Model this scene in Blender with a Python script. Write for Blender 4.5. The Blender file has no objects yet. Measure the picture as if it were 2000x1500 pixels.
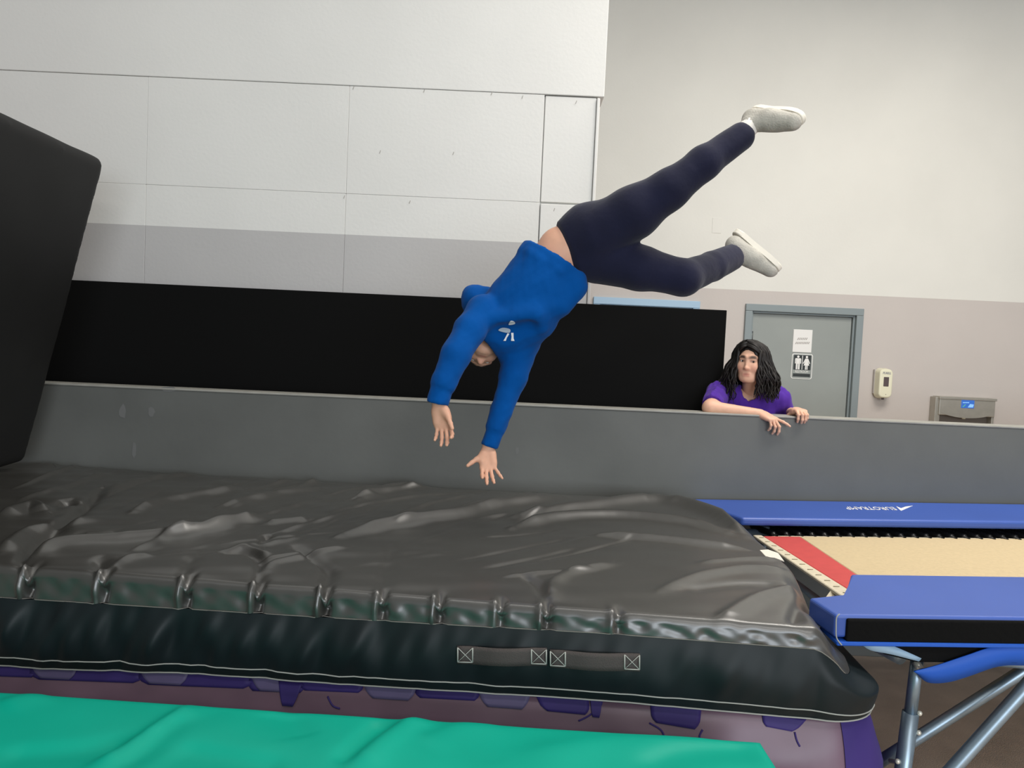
import bpy, bmesh, math, random
import numpy as np
from mathutils import Vector, Matrix
from mathutils.bvhtree import BVHTree

random.seed(7)
rng = np.random.default_rng(7)
scene = bpy.context.scene
COL = scene.collection

# ------------------------------------------------------------------ camera
CAM_H = 1.68
FPX = 1500.0                                   # focal length in pixels of the 2000 x 1500 frame
PITCH = math.atan(76 / 1500.0)                 # looking slightly down
ROLL = math.radians(2.6)
cF = np.array([0, math.cos(PITCH), -math.sin(PITCH)])
cU0 = np.array([0, math.sin(PITCH), math.cos(PITCH)])
cR0 = np.array([1.0, 0, 0])
cR = math.cos(ROLL) * cR0 + math.sin(ROLL) * cU0
cU = -math.sin(ROLL) * cR0 + math.cos(ROLL) * cU0
cC = np.array([0, 0, CAM_H])
cam_d = bpy.data.cameras.new('camera')
cam_d.sensor_fit = 'HORIZONTAL'
cam_d.sensor_width = 36.0
cam_d.lens = 36.0 * FPX / 2000.0
cam_d.clip_start = 0.05
cam = bpy.data.objects.new('camera', cam_d)
COL.objects.link(cam)
cam.matrix_world = Matrix(((cR[0], cU[0], -cF[0], 0), (cR[1], cU[1], -cF[1], 0), (cR[2], cU[2], -cF[2], CAM_H), (0, 0, 0, 1)))
scene.camera = cam

# ------------------------------------------------------------------ world, lights, exposure
world = bpy.data.worlds.new('world')
scene.world = world
world.use_nodes = True
world.node_tree.nodes['Background'].inputs[0].default_value = (1.0, 0.98, 0.95, 1)
world.node_tree.nodes['Background'].inputs[1].default_value = 0.27
scene.view_settings.view_transform = 'Standard'
scene.view_settings.look = 'None'
scene.view_settings.gamma = 1.0
scene.view_settings.use_curve_mapping = False
scene.view_settings.exposure = 0.0


def area(name, loc, sx, sy, power, col, rot=(0, 0, 0)):
    d = bpy.data.lights.new(name, 'AREA')
    d.shape = 'RECTANGLE'
    d.size = sx
    d.size_y = sy
    d.energy = power
    d.color = col
    o = bpy.data.objects.new(name, d)
    o.location = loc
    o.rotation_euler = rot
    COL.objects.link(o)
    return o


# the hall's ceiling lamps and one added far lamp, all above the frame
area('overhead_lamp', (2.6, 2.6, 5.6), 2.4, 1.0, 150, (1.0, 0.955, 0.88))
area('overhead_lamp', (3.4, 4.3, 5.2), 2.6, 0.8, 100, (1.0, 0.945, 0.87))
area('overhead_lamp', (-0.6, 1.6, 5.8), 2.4, 1.0, 36, (1.0, 0.985, 0.95))
area('overhead_lamp', (-3.8, -0.4, 5.8), 2.4, 1.0, 10, (0.97, 0.985, 1.0))
area('overhead_lamp', (1.8, -2.2, 5.4), 2.4, 1.0, 80, (1.0, 0.97, 0.93))
area('overhead_lamp', (2.2, -7.0, 5.2), 2.4, 1.0, 130, (1.0, 0.97, 0.93), (math.radians(35), 0, 0))  # added lamp, tilted to send light under the trampoline
# daylight from the hall's window front behind the photographer
area('window_daylight', (4.0, -9.5, 2.3), 8.0, 3.2, 680, (0.84, 0.92, 1.0), (math.radians(90), 0, 0))


# ------------------------------------------------------------------ pixel helpers (author time measuring of the photograph)
def ray(x, y):
    return cF + cR * (x - 1000) / FPX + cU * (750 - y) / FPX


def P(x, y, D):
    d = ray(x, y)
    return cC + d * (D / d[1])


def PZ(x, y, z):
    d = ray(x, y)
    return cC + d * ((z - CAM_H) / d[2])


# ------------------------------------------------------------------ materials
def srgb(r, g, b):
    def f(c):
        c /= 255.0
        return c / 12.92 if c <= 0.04045 else ((c + 0.055) / 1.055) ** 2.4
    return (f(r), f(g), f(b), 1.0)


MATS = {}


def mat(name, col, rough=0.5, metal=0.0, spec=0.5, noise=0.0, nscale=8.0, bump=0.0, bscale=60.0, emit=0.0, attr=None, coat=0.0, sheen=0.0, sss=0.0):
    if name in MATS:
        return MATS[name]
    m = bpy.data.materials.new(name)
    m.use_nodes = True
    nt = m.node_tree
    b = nt.nodes['Principled BSDF']
    b.inputs['Base Color'].default_value = col
    b.inputs['Roughness'].default_value = rough
    b.inputs['Metallic'].default_value = metal
    b.inputs['Specular IOR Level'].default_value = spec
    if coat:
        b.inputs['Coat Weight'].default_value = coat
        b.inputs['Coat Roughness'].default_value = 0.29
        b.inputs['Coat IOR'].default_value = 1.65
    if sheen:
        b.inputs['Sheen Weight'].default_value = sheen
        b.inputs['Sheen Roughness'].default_value = 0.5
    if sss:
        b.inputs['Subsurface Weight'].default_value = sss
        b.inputs['Subsurface Radius'].default_value = (0.012, 0.005, 0.003)
        b.inputs['Subsurface Scale'].default_value = 1.0
    if emit:
        b.inputs['Emission Color'].default_value = col
        b.inputs['Emission Strength'].default_value = emit
    tc = nt.nodes.new('ShaderNodeTexCoord')
    src = None
    if attr:
        a = nt.nodes.new('ShaderNodeAttribute')
        a.attribute_name = attr
        src = a.outputs['Color']
    if noise:
        n = nt.nodes.new('ShaderNodeTexNoise')
        n.inputs['Scale'].default_value = nscale
        n.inputs['Detail'].default_value = 5
        nt.links.new(tc.outputs['Object'], n.inputs['Vector'])
        mr = nt.nodes.new('ShaderNodeMapRange')
        mr.inputs[1].default_value = 0.3
        mr.inputs[2].default_value = 0.7
        mr.inputs[3].default_value = 1 - noise
        mr.inputs[4].default_value = 1 + noise
        nt.links.new(n.outputs['Fac'], mr.inputs[0])
        mx = nt.nodes.new('ShaderNodeMix')
        mx.data_type = 'RGBA'
        mx.blend_type = 'MULTIPLY'
        mx.inputs[0].default_value = 1.0
        mx.inputs[6].default_value = col
        if src:
            nt.links.new(src, mx.inputs[6])
        nt.links.new(mr.outputs[0], mx.inputs[7])
        src = mx.outputs[2]
    if src:
        nt.links.new(src, b.inputs['Base Color'])
    if bump:
        n2 = nt.nodes.new('ShaderNodeTexNoise')
        n2.inputs['Scale'].default_value = bscale
        n2.inputs['Detail'].default_value = 4
        nt.links.new(tc.outputs['Object'], n2.inputs['Vector'])
        bp = nt.nodes.new('ShaderNodeBump')
        bp.inputs['Strength'].default_value = bump
        bp.inputs['Distance'].default_value = 0.01
        nt.links.new(n2.outputs['Fac'], bp.inputs['Height'])
        nt.links.new(bp.outputs[0], b.inputs['Normal'])
    MATS[name] = m
    return m


def paint_two_tone(name, upper, lower, z):
    """wall paint: one colour above a painted line at height z, another below"""
    m = bpy.data.materials.new(name)
    m.use_nodes = True
    nt = m.node_tree
    b = nt.nodes['Principled BSDF']
    b.inputs['Roughness'].default_value = 0.62
    g = nt.nodes.new('ShaderNodeNewGeometry')
    sp = nt.nodes.new('ShaderNodeSeparateXYZ')
    nt.links.new(g.outputs['Position'], sp.inputs[0])
    n = nt.nodes.new('ShaderNodeTexNoise')
    n.inputs['Scale'].default_value = 1.3
    n.inputs['Detail'].default_value = 6
    nt.links.new(g.outputs['Position'], n.inputs['Vector'])
    gt = nt.nodes.new('ShaderNodeMath')
    gt.operation = 'GREATER_THAN'
    gt.inputs[1].default_value = z
    nt.links.new(sp.outputs[2], gt.inputs[0])
    mx = nt.nodes.new('ShaderNodeMix')
    mx.data_type = 'RGBA'
    mx.inputs[6].default_value = lower
    mx.inputs[7].default_value = upper
    nt.links.new(gt.outputs[0], mx.inputs[0])
    mr = nt.nodes.new('ShaderNodeMapRange')
    mr.inputs[1].default_value = 0.3
    mr.inputs[2].default_value = 0.7
    mr.inputs[3].default_value = 0.965
    mr.inputs[4].default_value = 1.03
    nt.links.new(n.outputs['Fac'], mr.inputs[0])
    m2 = nt.nodes.new('ShaderNodeMix')
    m2.data_type = 'RGBA'
    m2.blend_type = 'MULTIPLY'
    m2.inputs[0].default_value = 1
    nt.links.new(mx.outputs[2], m2.inputs[6])
    nt.links.new(mr.outputs[0], m2.inputs[7])
    nt.links.new(m2.outputs[2], b.inputs['Base Color'])
    n2 = nt.nodes.new('ShaderNodeTexNoise')
    n2.inputs['Scale'].default_value = 45
    nt.links.new(g.outputs['Position'], n2.inputs['Vector'])
    bp = nt.nodes.new('ShaderNodeBump')
    bp.inputs['Strength'].default_value = 0.08
    bp.inputs['Distance'].default_value = 0.01
    nt.links.new(n2.outputs['Fac'], bp.inputs['Height'])
    nt.links.new(bp.outputs[0], b.inputs['Normal'])
    MATS[name] = m
    return m


M_WALL = paint_two_tone('wall_paint', srgb(226, 225, 221), srgb(188, 186, 185), 2.305)
M_WALLR = paint_two_tone('wall_paint_far', srgb(226, 224, 216), srgb(200, 192, 186), 2.31)
M_FLOOR = mat('floor_carpet', srgb(192, 174, 158), 0.9, noise=0.12, nscale=5, bump=0.3, bscale=220)
M_BARR = mat('barrier_paint', srgb(97, 99, 96), 0.6, noise=0.10, nscale=2.2, bump=0.06, bscale=30)
M_RAIL = mat('barrier_cap_lit_paint', srgb(150, 149, 142), 0.5, noise=0.1, nscale=12)  # pale top paint, with the light caught there put into the colour
M_BLACKP = mat('black_felt', srgb(12, 12, 12), 0.9, spec=0.15)
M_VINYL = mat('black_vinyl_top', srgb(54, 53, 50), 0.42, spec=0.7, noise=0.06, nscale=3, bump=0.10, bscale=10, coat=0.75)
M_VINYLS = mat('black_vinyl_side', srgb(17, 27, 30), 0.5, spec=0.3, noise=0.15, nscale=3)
M_VINYLD = mat('black_vinyl_wall', srgb(26, 26, 26), 0.6, spec=0.3, noise=0.1, nscale=3)
M_STITCH = mat('pale_thread', srgb(170, 172, 166), 0.8)
M_STRAP = mat('dark_webbing', srgb(70, 64, 62), 0.8, bump=0.3, bscale=300)
M_GREEN = mat('green_vinyl', srgb(0, 162, 138), 0.48, spec=0.22, noise=0.05, nscale=2.5)
M_MAUVE = mat('mauve_vinyl', srgb(116, 88, 106), 0.38, spec=0.5, noise=0.12, nscale=4)
M_VIOLET = mat('violet_vinyl', srgb(62, 48, 116), 0.55, spec=0.25, noise=0.08, nscale=4)
M_VIOLETL = mat('pale_violet_vinyl', srgb(104, 94, 134), 0.5, spec=0.3, noise=0.08, nscale=6)
M_BLUE = mat('blue_vinyl', srgb(58, 90, 172), 0.42, spec=0.5, noise=0.04, nscale=3)
M_BLUED = mat('bright_blue_webbing', srgb(22, 92, 200), 0.6)
M_FOAM = mat('black_foam', srgb(20, 20, 20), 0.95, spec=0.1, bump=0.4, bscale=60)
M_GALV = mat('galvanised_steel', srgb(150, 168, 182), 0.38, metal=0.75, noise=0.12, nscale=14)
M_BOLT = mat('bright_bolt', srgb(225, 222, 210), 0.35, metal=0.4)
M_BED = mat('cream_trampoline_bed', srgb(206, 186, 148), 0.8, noise=0.05, nscale=60, bump=0.25, bscale=400)
M_RED = mat('red_bed_band', srgb(198, 74, 72), 0.75, noise=0.05, nscale=20)
M_WEB = mat('cream_webbing', srgb(214, 204, 180), 0.8, noise=0.08, nscale=50)
M_SPRING = mat('black_spring', srgb(52, 52, 52), 0.3, metal=0.6)
M_WHITE = mat('white_print', srgb(238, 238, 240), 0.6)
M_DOOR = mat('grey_door_paint', srgb(150, 155, 151), 0.5, noise=0.03, nscale=4)
M_FRAME = mat('grey_frame_paint', srgb(136, 146, 148), 0.45)
M_FRAMEB = mat('daylit_frame_paint', srgb(160, 190, 214), 0.4)  # cool daylight reflected on the metal is put into this colour
M_HINGE = mat('dark_hinge', srgb(90, 94, 94), 0.4, metal=0.7)
M_SIGNK = mat('black_sign', srgb(30, 34, 32), 0.4)
M_SIGNW = mat('white_sign', srgb(240, 238, 234), 0.5)
M_INK = mat('grey_ink', srgb(170, 164, 158), 0.7)
M_CREAM = mat('cream_plastic', srgb(236, 232, 205), 0.35)
M_DARKW = mat('smoky_window', srgb(96, 84, 84), 0.2)
M_NAVYINK = mat('navy_ink', srgb(60, 64, 110), 0.6)
M_STEEL = mat('brushed_steel', srgb(176, 172, 162), 0.4, metal=0.5, noise=0.05, nscale=20)
M_SCREEN = mat('blue_display', srgb(52, 98, 176), 0.3, emit=0.6)
M_SCREENL = mat('pale_display_mark', srgb(130, 180, 235), 0.3, emit=0.6)
M_SHADOWBOX = mat('alcove_grey', srgb(120, 112, 104), 0.5)
M_SKIN = mat('skin', srgb(214, 164, 138), 0.5, spec=0.35, attr='Col', noise=0.04, nscale=30, sss=0.08)
M_HOODIE = mat('blue_fleece', srgb(0, 76, 150), 0.9, spec=0.1, noise=0.06, nscale=9, bump=0.15, bscale=30, sheen=0.05)
M_PANTS = mat('navy_jersey', srgb(24, 26, 50), 0.85, spec=0.2, noise=0.15, nscale=7, bump=0.25, bscale=24, sheen=0.15)
M_HAIR = mat('black_hair', srgb(24, 19, 17), 0.5, spec=0.4, noise=0.3, nscale=30)
M_SHOE = mat('pale_mesh_shoe', srgb(188, 184, 174), 0.8, noise=0.12, nscale=25, bump=0.3, bscale=150)
M_SOLE = mat('white_rubber_sole', srgb(238, 232, 218), 0.55)
M_SOCK = mat('white_sock', srgb(222, 219, 212), 0.9)
M_TEE = mat('purple_cotton', srgb(80, 44, 150), 0.85, spec=0.2, noise=0.06, nscale=9, bump=0.2, bscale=28, sheen=0.1)
M_JEANS = mat('dark_trousers', srgb(40, 42, 50), 0.9)
M_DSHOE = mat('black_shoe', srgb(28, 28, 30), 0.6)
M_EYE = mat('eye', srgb(235, 230, 225), 0.2)
M_IRIS = mat('dark_iris', srgb(40, 26, 20), 0.2)
M_EMBLEM = mat('dark_navy_print', srgb(8, 34, 92), 0.8)


# ------------------------------------------------------------------ object helpers
def link(name, me, m=None, parent=None, smooth=False):
    o = bpy.data.objects.new(name, me)
    COL.objects.link(o)
    if m:
        me.materials.append(m)
    if parent:
        o.parent = parent
    if smooth:
        me.polygons.foreach_set('use_smooth', [True] * len(me.polygons))
    return o


def tag(o, label=None, cat=None, group=None, kind=None):
    if label:
        o['label'] = label
    if cat:
        o['category'] = cat
    if group:
        o['group'] = group
    if kind:
        o['kind'] = kind
    return o


def empty(name, loc=(0, 0, 0)):
    o = bpy.data.objects.new(name, None)
    o.empty_display_size = 0.1
    o.location = loc
    COL.objects.link(o)
    return o


def adopt(o, root):
    """parent keeping world placement (roots are only translated)"""
    o.parent = root
    o.matrix_parent_inverse = Matrix.Translation(-Vector(root.location))
    return o


def pyd(name, verts, faces, m, parent=None, smooth=False):
    me = bpy.data.meshes.new(name)
    me.from_pydata([tuple(map(float, v)) for v in verts], [], [tuple(int(i) for i in f) for f in faces])
    me.update()
    o = link(name, me, m, None, smooth)
    if parent:
        adopt(o, parent)
    return o


def bmo(name, bm, m, parent=None, smooth=False):
    me = bpy.data.meshes.new(name)
    bmesh.ops.recalc_face_normals(bm, faces=bm.faces[:])
    bm.to_mesh(me)
    bm.free()
    o = link(name, me, m, None, smooth)
    if parent:
        adopt(o, parent)
    return o


def bev(bm, w, seg=2, edges=None):
    bmesh.ops.bevel(bm, geom=edges if edges else bm.edges[:], offset=w, segments=seg, profile=0.5, affect='EDGES', clamp_overlap=True)


def box(name, lo, hi, m, parent=None, bevel=0.0, seg=2):
    bm = bmesh.new()
    r = bmesh.ops.create_cube(bm, size=1)
    lo = Vector(lo)
    hi = Vector(hi)
    for v in r['verts']:
        v.co = Vector([(lo[i] + hi[i]) / 2 + v.co[i] * (hi[i] - lo[i]) for i in range(3)])
    if bevel:
        bev(bm, bevel, seg)
    return bmo(name, bm, m, parent, smooth=False)


def prism(name, pts, off, m, parent=None, bevel=0.0, seg=2, smooth=False):
    """polygon of 3D points extruded by vector off"""
    bm = bmesh.new()
    off = Vector(off)
    a = [bm.verts.new(Vector(p)) for p in pts]
    b = [bm.verts.new(Vector(p) + off) for p in pts]
    n = len(a)
    bm.faces.new(a)
    bm.faces.new(b[::-1])
    for i in range(n):
        bm.faces.new((a[i], b[i], b[(i + 1) % n], a[(i + 1) % n]))
    if bevel:
        bev(bm, bevel, seg)
    return bmo(name, bm, m, parent, smooth)


def tube_geo(pts, rad, n=12, cap=True, flat=None):
    pts = [np.array(p, float) for p in pts]
    rads = rad if hasattr(rad, '__len__') else [rad] * len(pts)
    verts = []
    faces = []
    prev = None
    for i, p in enumerate(pts):
        t = pts[min(i + 1, len(pts) - 1)] - pts[max(i - 1, 0)]
        t = t / (np.linalg.norm(t) + 1e-9)
        if prev is None:
            r = np.array([0, 0, 1.0]) if abs(t[2]) < 0.9 else np.array([1.0, 0, 0])
        else:
            r = prev
        u = r - t * r.dot(t)
        u /= np.linalg.norm(u) + 1e-9
        prev = u
        w = np.cross(t, u)
        for k in range(n):
            an = 2 * math.pi * k / n
            verts.append(p + rads[i] * (u * math.cos(an) + w * math.sin(an)))
    for i in range(len(pts) - 1):
        for k in range(n):
            a = i * n + k
            b = i * n + (k + 1) % n
            faces.append((a, b, b + n, a + n))
    if cap:
        faces.append(tuple(range(n - 1, -1, -1)))
        faces.append(tuple(range((len(pts) - 1) * n, len(pts) * n)))
    return verts, faces


def tube(name, pts, rad, m, parent=None, n=12):
    v, f = tube_geo(pts, rad, n)
    return pyd(name, v, f, m, parent, smooth=True)


def sphere(name, c, r, m, parent=None, scale=(1, 1, 1), seg=16):
    bm = bmesh.new()
    bmesh.ops.create_uvsphere(bm, u_segments=seg, v_segments=max(6, seg // 2), radius=r)
    for v in bm.verts:
        v.co = Vector((v.co.x * scale[0] + c[0], v.co.y * scale[1] + c[1], v.co.z * scale[2] + c[2]))
    return bmo(name, bm, m, parent, smooth=True)


def text_mesh(name, body, size, m, mtx, parent=None, shear=0.0, ext=0.001, width=1.0):
    cu = bpy.data.curves.new(name, 'FONT')
    cu.body = body
    cu.size = size
    cu.shear = shear
    cu.extrude = ext
    cu.align_x = 'CENTER'
    cu.align_y = 'CENTER'
    tmp = bpy.data.objects.new(name + '_tmp', cu)
    COL.objects.link(tmp)
    dg = bpy.context.evaluated_depsgraph_get()
    me = bpy.data.meshes.new_from_object(tmp.evaluated_get(dg))
    bpy.data.objects.remove(tmp)
    bpy.data.curves.remove(cu)
    me.transform(Matrix.Diagonal((width, 1, 1, 1)))
    me.transform(mtx)
    me.materials.clear()
    o = link(name, me, m)
    if parent:
        adopt(o, parent)
    return o


def frame_mtx(o, x, y):
    x = Vector(x).normalized()
    y = Vector(y)
    y = (y - x * y.dot(x)).normalized()
    z = x.cross(y)
    return Matrix(((x.x, y.x, z.x, o[0]), (x.y, y.y, z.y, o[1]), (x.z, y.z, z.z, o[2]), (0, 0, 0, 1)))


def nz(p, f=1.0, seed=0.0):
    """cheap smooth vectorised pseudo noise in [-1,1]"""
    x, y, z = p[..., 0] * f, p[..., 1] * f, p[..., 2] * f
    return (np.sin(1.7 * x + 2.3 * y + 1.1 * z + seed) + np.sin(-2.1 * x + 1.3 * y + 2.7 * z + 1.3 * seed + 1)
            + np.sin(2.9 * x - 1.9 * y + 0.7 * z + 2.1 * seed + 2) + np.sin(0.6 * x + 3.1 * y - 2.2 * z + seed * .7 + 4)) / 4


# ------------------------------------------------------------------ the setting
box('floor', (-8, -3, -0.1), (9, 8.2, 0.0), M_FLOOR)['kind'] = 'structure'

# near back wall on the left: core + boards one can tell apart
YL = 4.72
wl = empty('wall_back', (-3, YL, 0))
tag(wl, 'white over grey painted wall of large boards behind the black band', 'wall', kind='structure')
box('wall_core', (-7.5, YL + 0.02, 0), (0.445, YL + 0.20, 3.19), M_WALL, wl)
box('upper_wall', (-7.5, YL - 0.017, 3.195), (0.476, YL + 0.20, 6.4), M_WALL, wl, bevel=0.004)
seams = [-6.0, -4.70, -3.49, -2.272, -1.058, 0.118]
for a, b in zip(seams[:-1], seams[1:]):
    box('wall_board', (a + 0.0004, YL - 0.012 + random.uniform(-.001, .001), 2.5515), (b - 0.0004, YL + 0.02, 3.193), M_WALL, wl, bevel=0.0022, seg=1)
    box('wall_board', (a + 0.0004, YL - 0.012 + random.uniform(-.001, .001), 0.02), (b - 0.0004, YL + 0.02, 2.551), M_WALL, wl, bevel=0.0022, seg=1)
box('wall_board', (0.124, YL - 0.006, 2.556), (0.432, YL + 0.02, 3.19), M_WALL, wl, bevel=0.003, seg=1)
box('wall_board', (0.124, YL - 0.016, 0.02), (0.432, YL + 0.02, 2.543), M_WALL, wl, bevel=0.003, seg=1)
box('corner_strip', (0.434, YL - 0.024, 0.02), (0.452, YL + 0.02, 3.185), M_WALL, wl, bevel=0.003, seg=1)
# small scuffs along the board edges
for (px, py) in [(742, 297), (885, 300), (828, 178), (690, 172), (960, 183), (1125, 200), (1020, 190), (1082, 410), (672, 385), (800, 395)]:
    c = P(px, py, YL - 0.016)
    pyd('scuff', [c + np.array([-.004, 0, -.008]), c + np.array([.0, -.001, -.009]), c + np.array([.006, -.001, .010]), c + np.array([.002, 0, .011])],
        [(0, 1, 2, 3)], mat('scuff_grey', srgb(176, 172, 166), 0.8), wl)

YR = 7.43
wr = empty('wall_far', (3, YR, 0))
tag(wr, 'white over pale mauve grey far wall holding the grey door', 'wall', kind='structure')
# wall as pieces around the two door openings
D2 = (2.265, 3.29)                     # grey restroom door opening
D1 = (0.80, 1.715)                     # door half hidden behind the black band
ZD = 2.125
box('wall_core', (-1.5, YR, 0), (D1[0], YR + 0.2, 6.4), M_WALLR, wr)
box('wall_core', (D1[1], YR, 0), (D2[0], YR + 0.2, 6.4), M_WALLR, wr)
box('wall_core', (D2[1], YR, 0), (9, YR + 0.2, 6.4), M_WALLR, wr)
box('wall_core', (D1[0], YR, ZD), (D1[1], YR + 0.2, 6.4), M_WALLR, wr)
box('wall_core', (D2[0], YR, ZD), (D2[1], YR + 0.2, 6.4), M_WALLR, wr)
c = P(1400, 440, YR)
cv = box('blank_plate', (c[0] - .045, YR - .003, c[2] - .075), (c[0] + .045, YR + .002, c[2] + .07), M_WALLR, wr, bevel=0.002, seg=1)


def door(name, x0, x1, fm, dm, label):
    d = empty(name, ((x0 + x1) / 2, YR, 0))
    tag(d, label, 'door', kind='structure')
    w = 0.055
    for (a, b, lo, hi) in ((x0 - w, x0 + 0.012, 0, ZD - 0.0125), (x1 - 0.012, x1 + w, 0, ZD - 0.0125), (x0 - w, x1 + w, ZD - 0.012, ZD + w)):
        o = box('door_frame', (a, YR - 0.03, lo), (b, YR + 0.16, hi), fm, d, bevel=0.005)
    for (a, b, lo, hi) in ((x0 + 0.012, x0 + 0.03, 0, ZD - .012), (x1 - 0.03, x1 - 0.012, 0, ZD - .012), (x0 + .03, x1 - .03, ZD - 0.03, ZD - .012)):
        box('door_stop', (a, YR + 0.005, lo), (b, YR + 0.13, hi), fm, d, bevel=0.003, seg=1)
    box('door_leaf', (x0 + 0.034, YR + 0.03, 0.01), (x1 - 0.034, YR + 0.075, ZD - 0.034), dm, d, bevel=0.003, seg=1)
    for z in (0.25, 1.05, 1.86):
        tube('hinge', [(x0 + 0.034, YR + 0.022, z - .06), (x0 + 0.034, YR + 0.022, z + .06)], 0.009, M_HINGE, d, n=8)
    h = sphere('door_knob', (x1 - 0.11, YR - 0.02, 0.98), 0.03, M_HINGE, d)
    tube('knob_rose', [(x1 - 0.11, YR + 0.035, 0.98), (x1 - 0.11, YR - 0.01, 0.98)], 0.02, M_HINGE, d)
    return d


door('door_1', D1[0], D1[1], M_FRAMEB, M_DOOR, 'door with daylight tinted pale blue frame mostly hidden behind the black band')
door('door_2', D2[0], D2[1], M_FRAME, M_DOOR, 'grey steel door with restroom sign on the far wall')

# half height barrier
YB = 4.30
ZB = 1.352
br = empty('wall_barrier', (0, YB, 0))
tag(br, 'low dark grey painted barrier wall with a pale top edge', 'wall', kind='structure')
box('barrier_core', (-6.0, YB, 0), (7.0, YB + 0.115, ZB - 0.012), M_BARR, br, bevel=0.004)
box('barrier_cap', (-6.0, YB - 0.004, ZB - 0.012), (7.0, YB + 0.125, ZB), M_RAIL, br, bevel=0.004)
# scuffs with shapes of their own
for (px, py, w, h) in [(240, 803, .022, .04), (296, 804, .02, .032), (330, 760, .05, .015), (262, 880, .012, .05), (1010, 880, .01, .02)]:
    c = P(px, py, YB - 0.0012)
    vs = []
    for k in range(12):
        an = k / 12 * 2 * math.pi
        rr = 0.75 + 0.4 * random.random()
        vs.append(c + np.array([w * rr * math.cos(an), 0, h * rr * math.sin(an)]))
    pyd('chalk_smudge', vs, [tuple(range(11, -1, -1))], mat('smudge', srgb(108, 109, 108), 0.8), br)

# black felt band standing behind the barrier
YK = 4.655
a = P(1420, 606, YK)
b = P(155, 546, YK)
pts = [(-5.5, YK, 0.0), (a[0], YK, 0.0), (a[0], YK, a[2]), (-5.5, YK, (a[2] + b[2]) / 2 + .002)]
kb = prism('backdrop_panel', pts, (0, 0.03, 0), M_BLACKP, bevel=0.004)
tag(kb, 'long matte black panel standing between the grey barrier and the back wall', 'panel')


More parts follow.
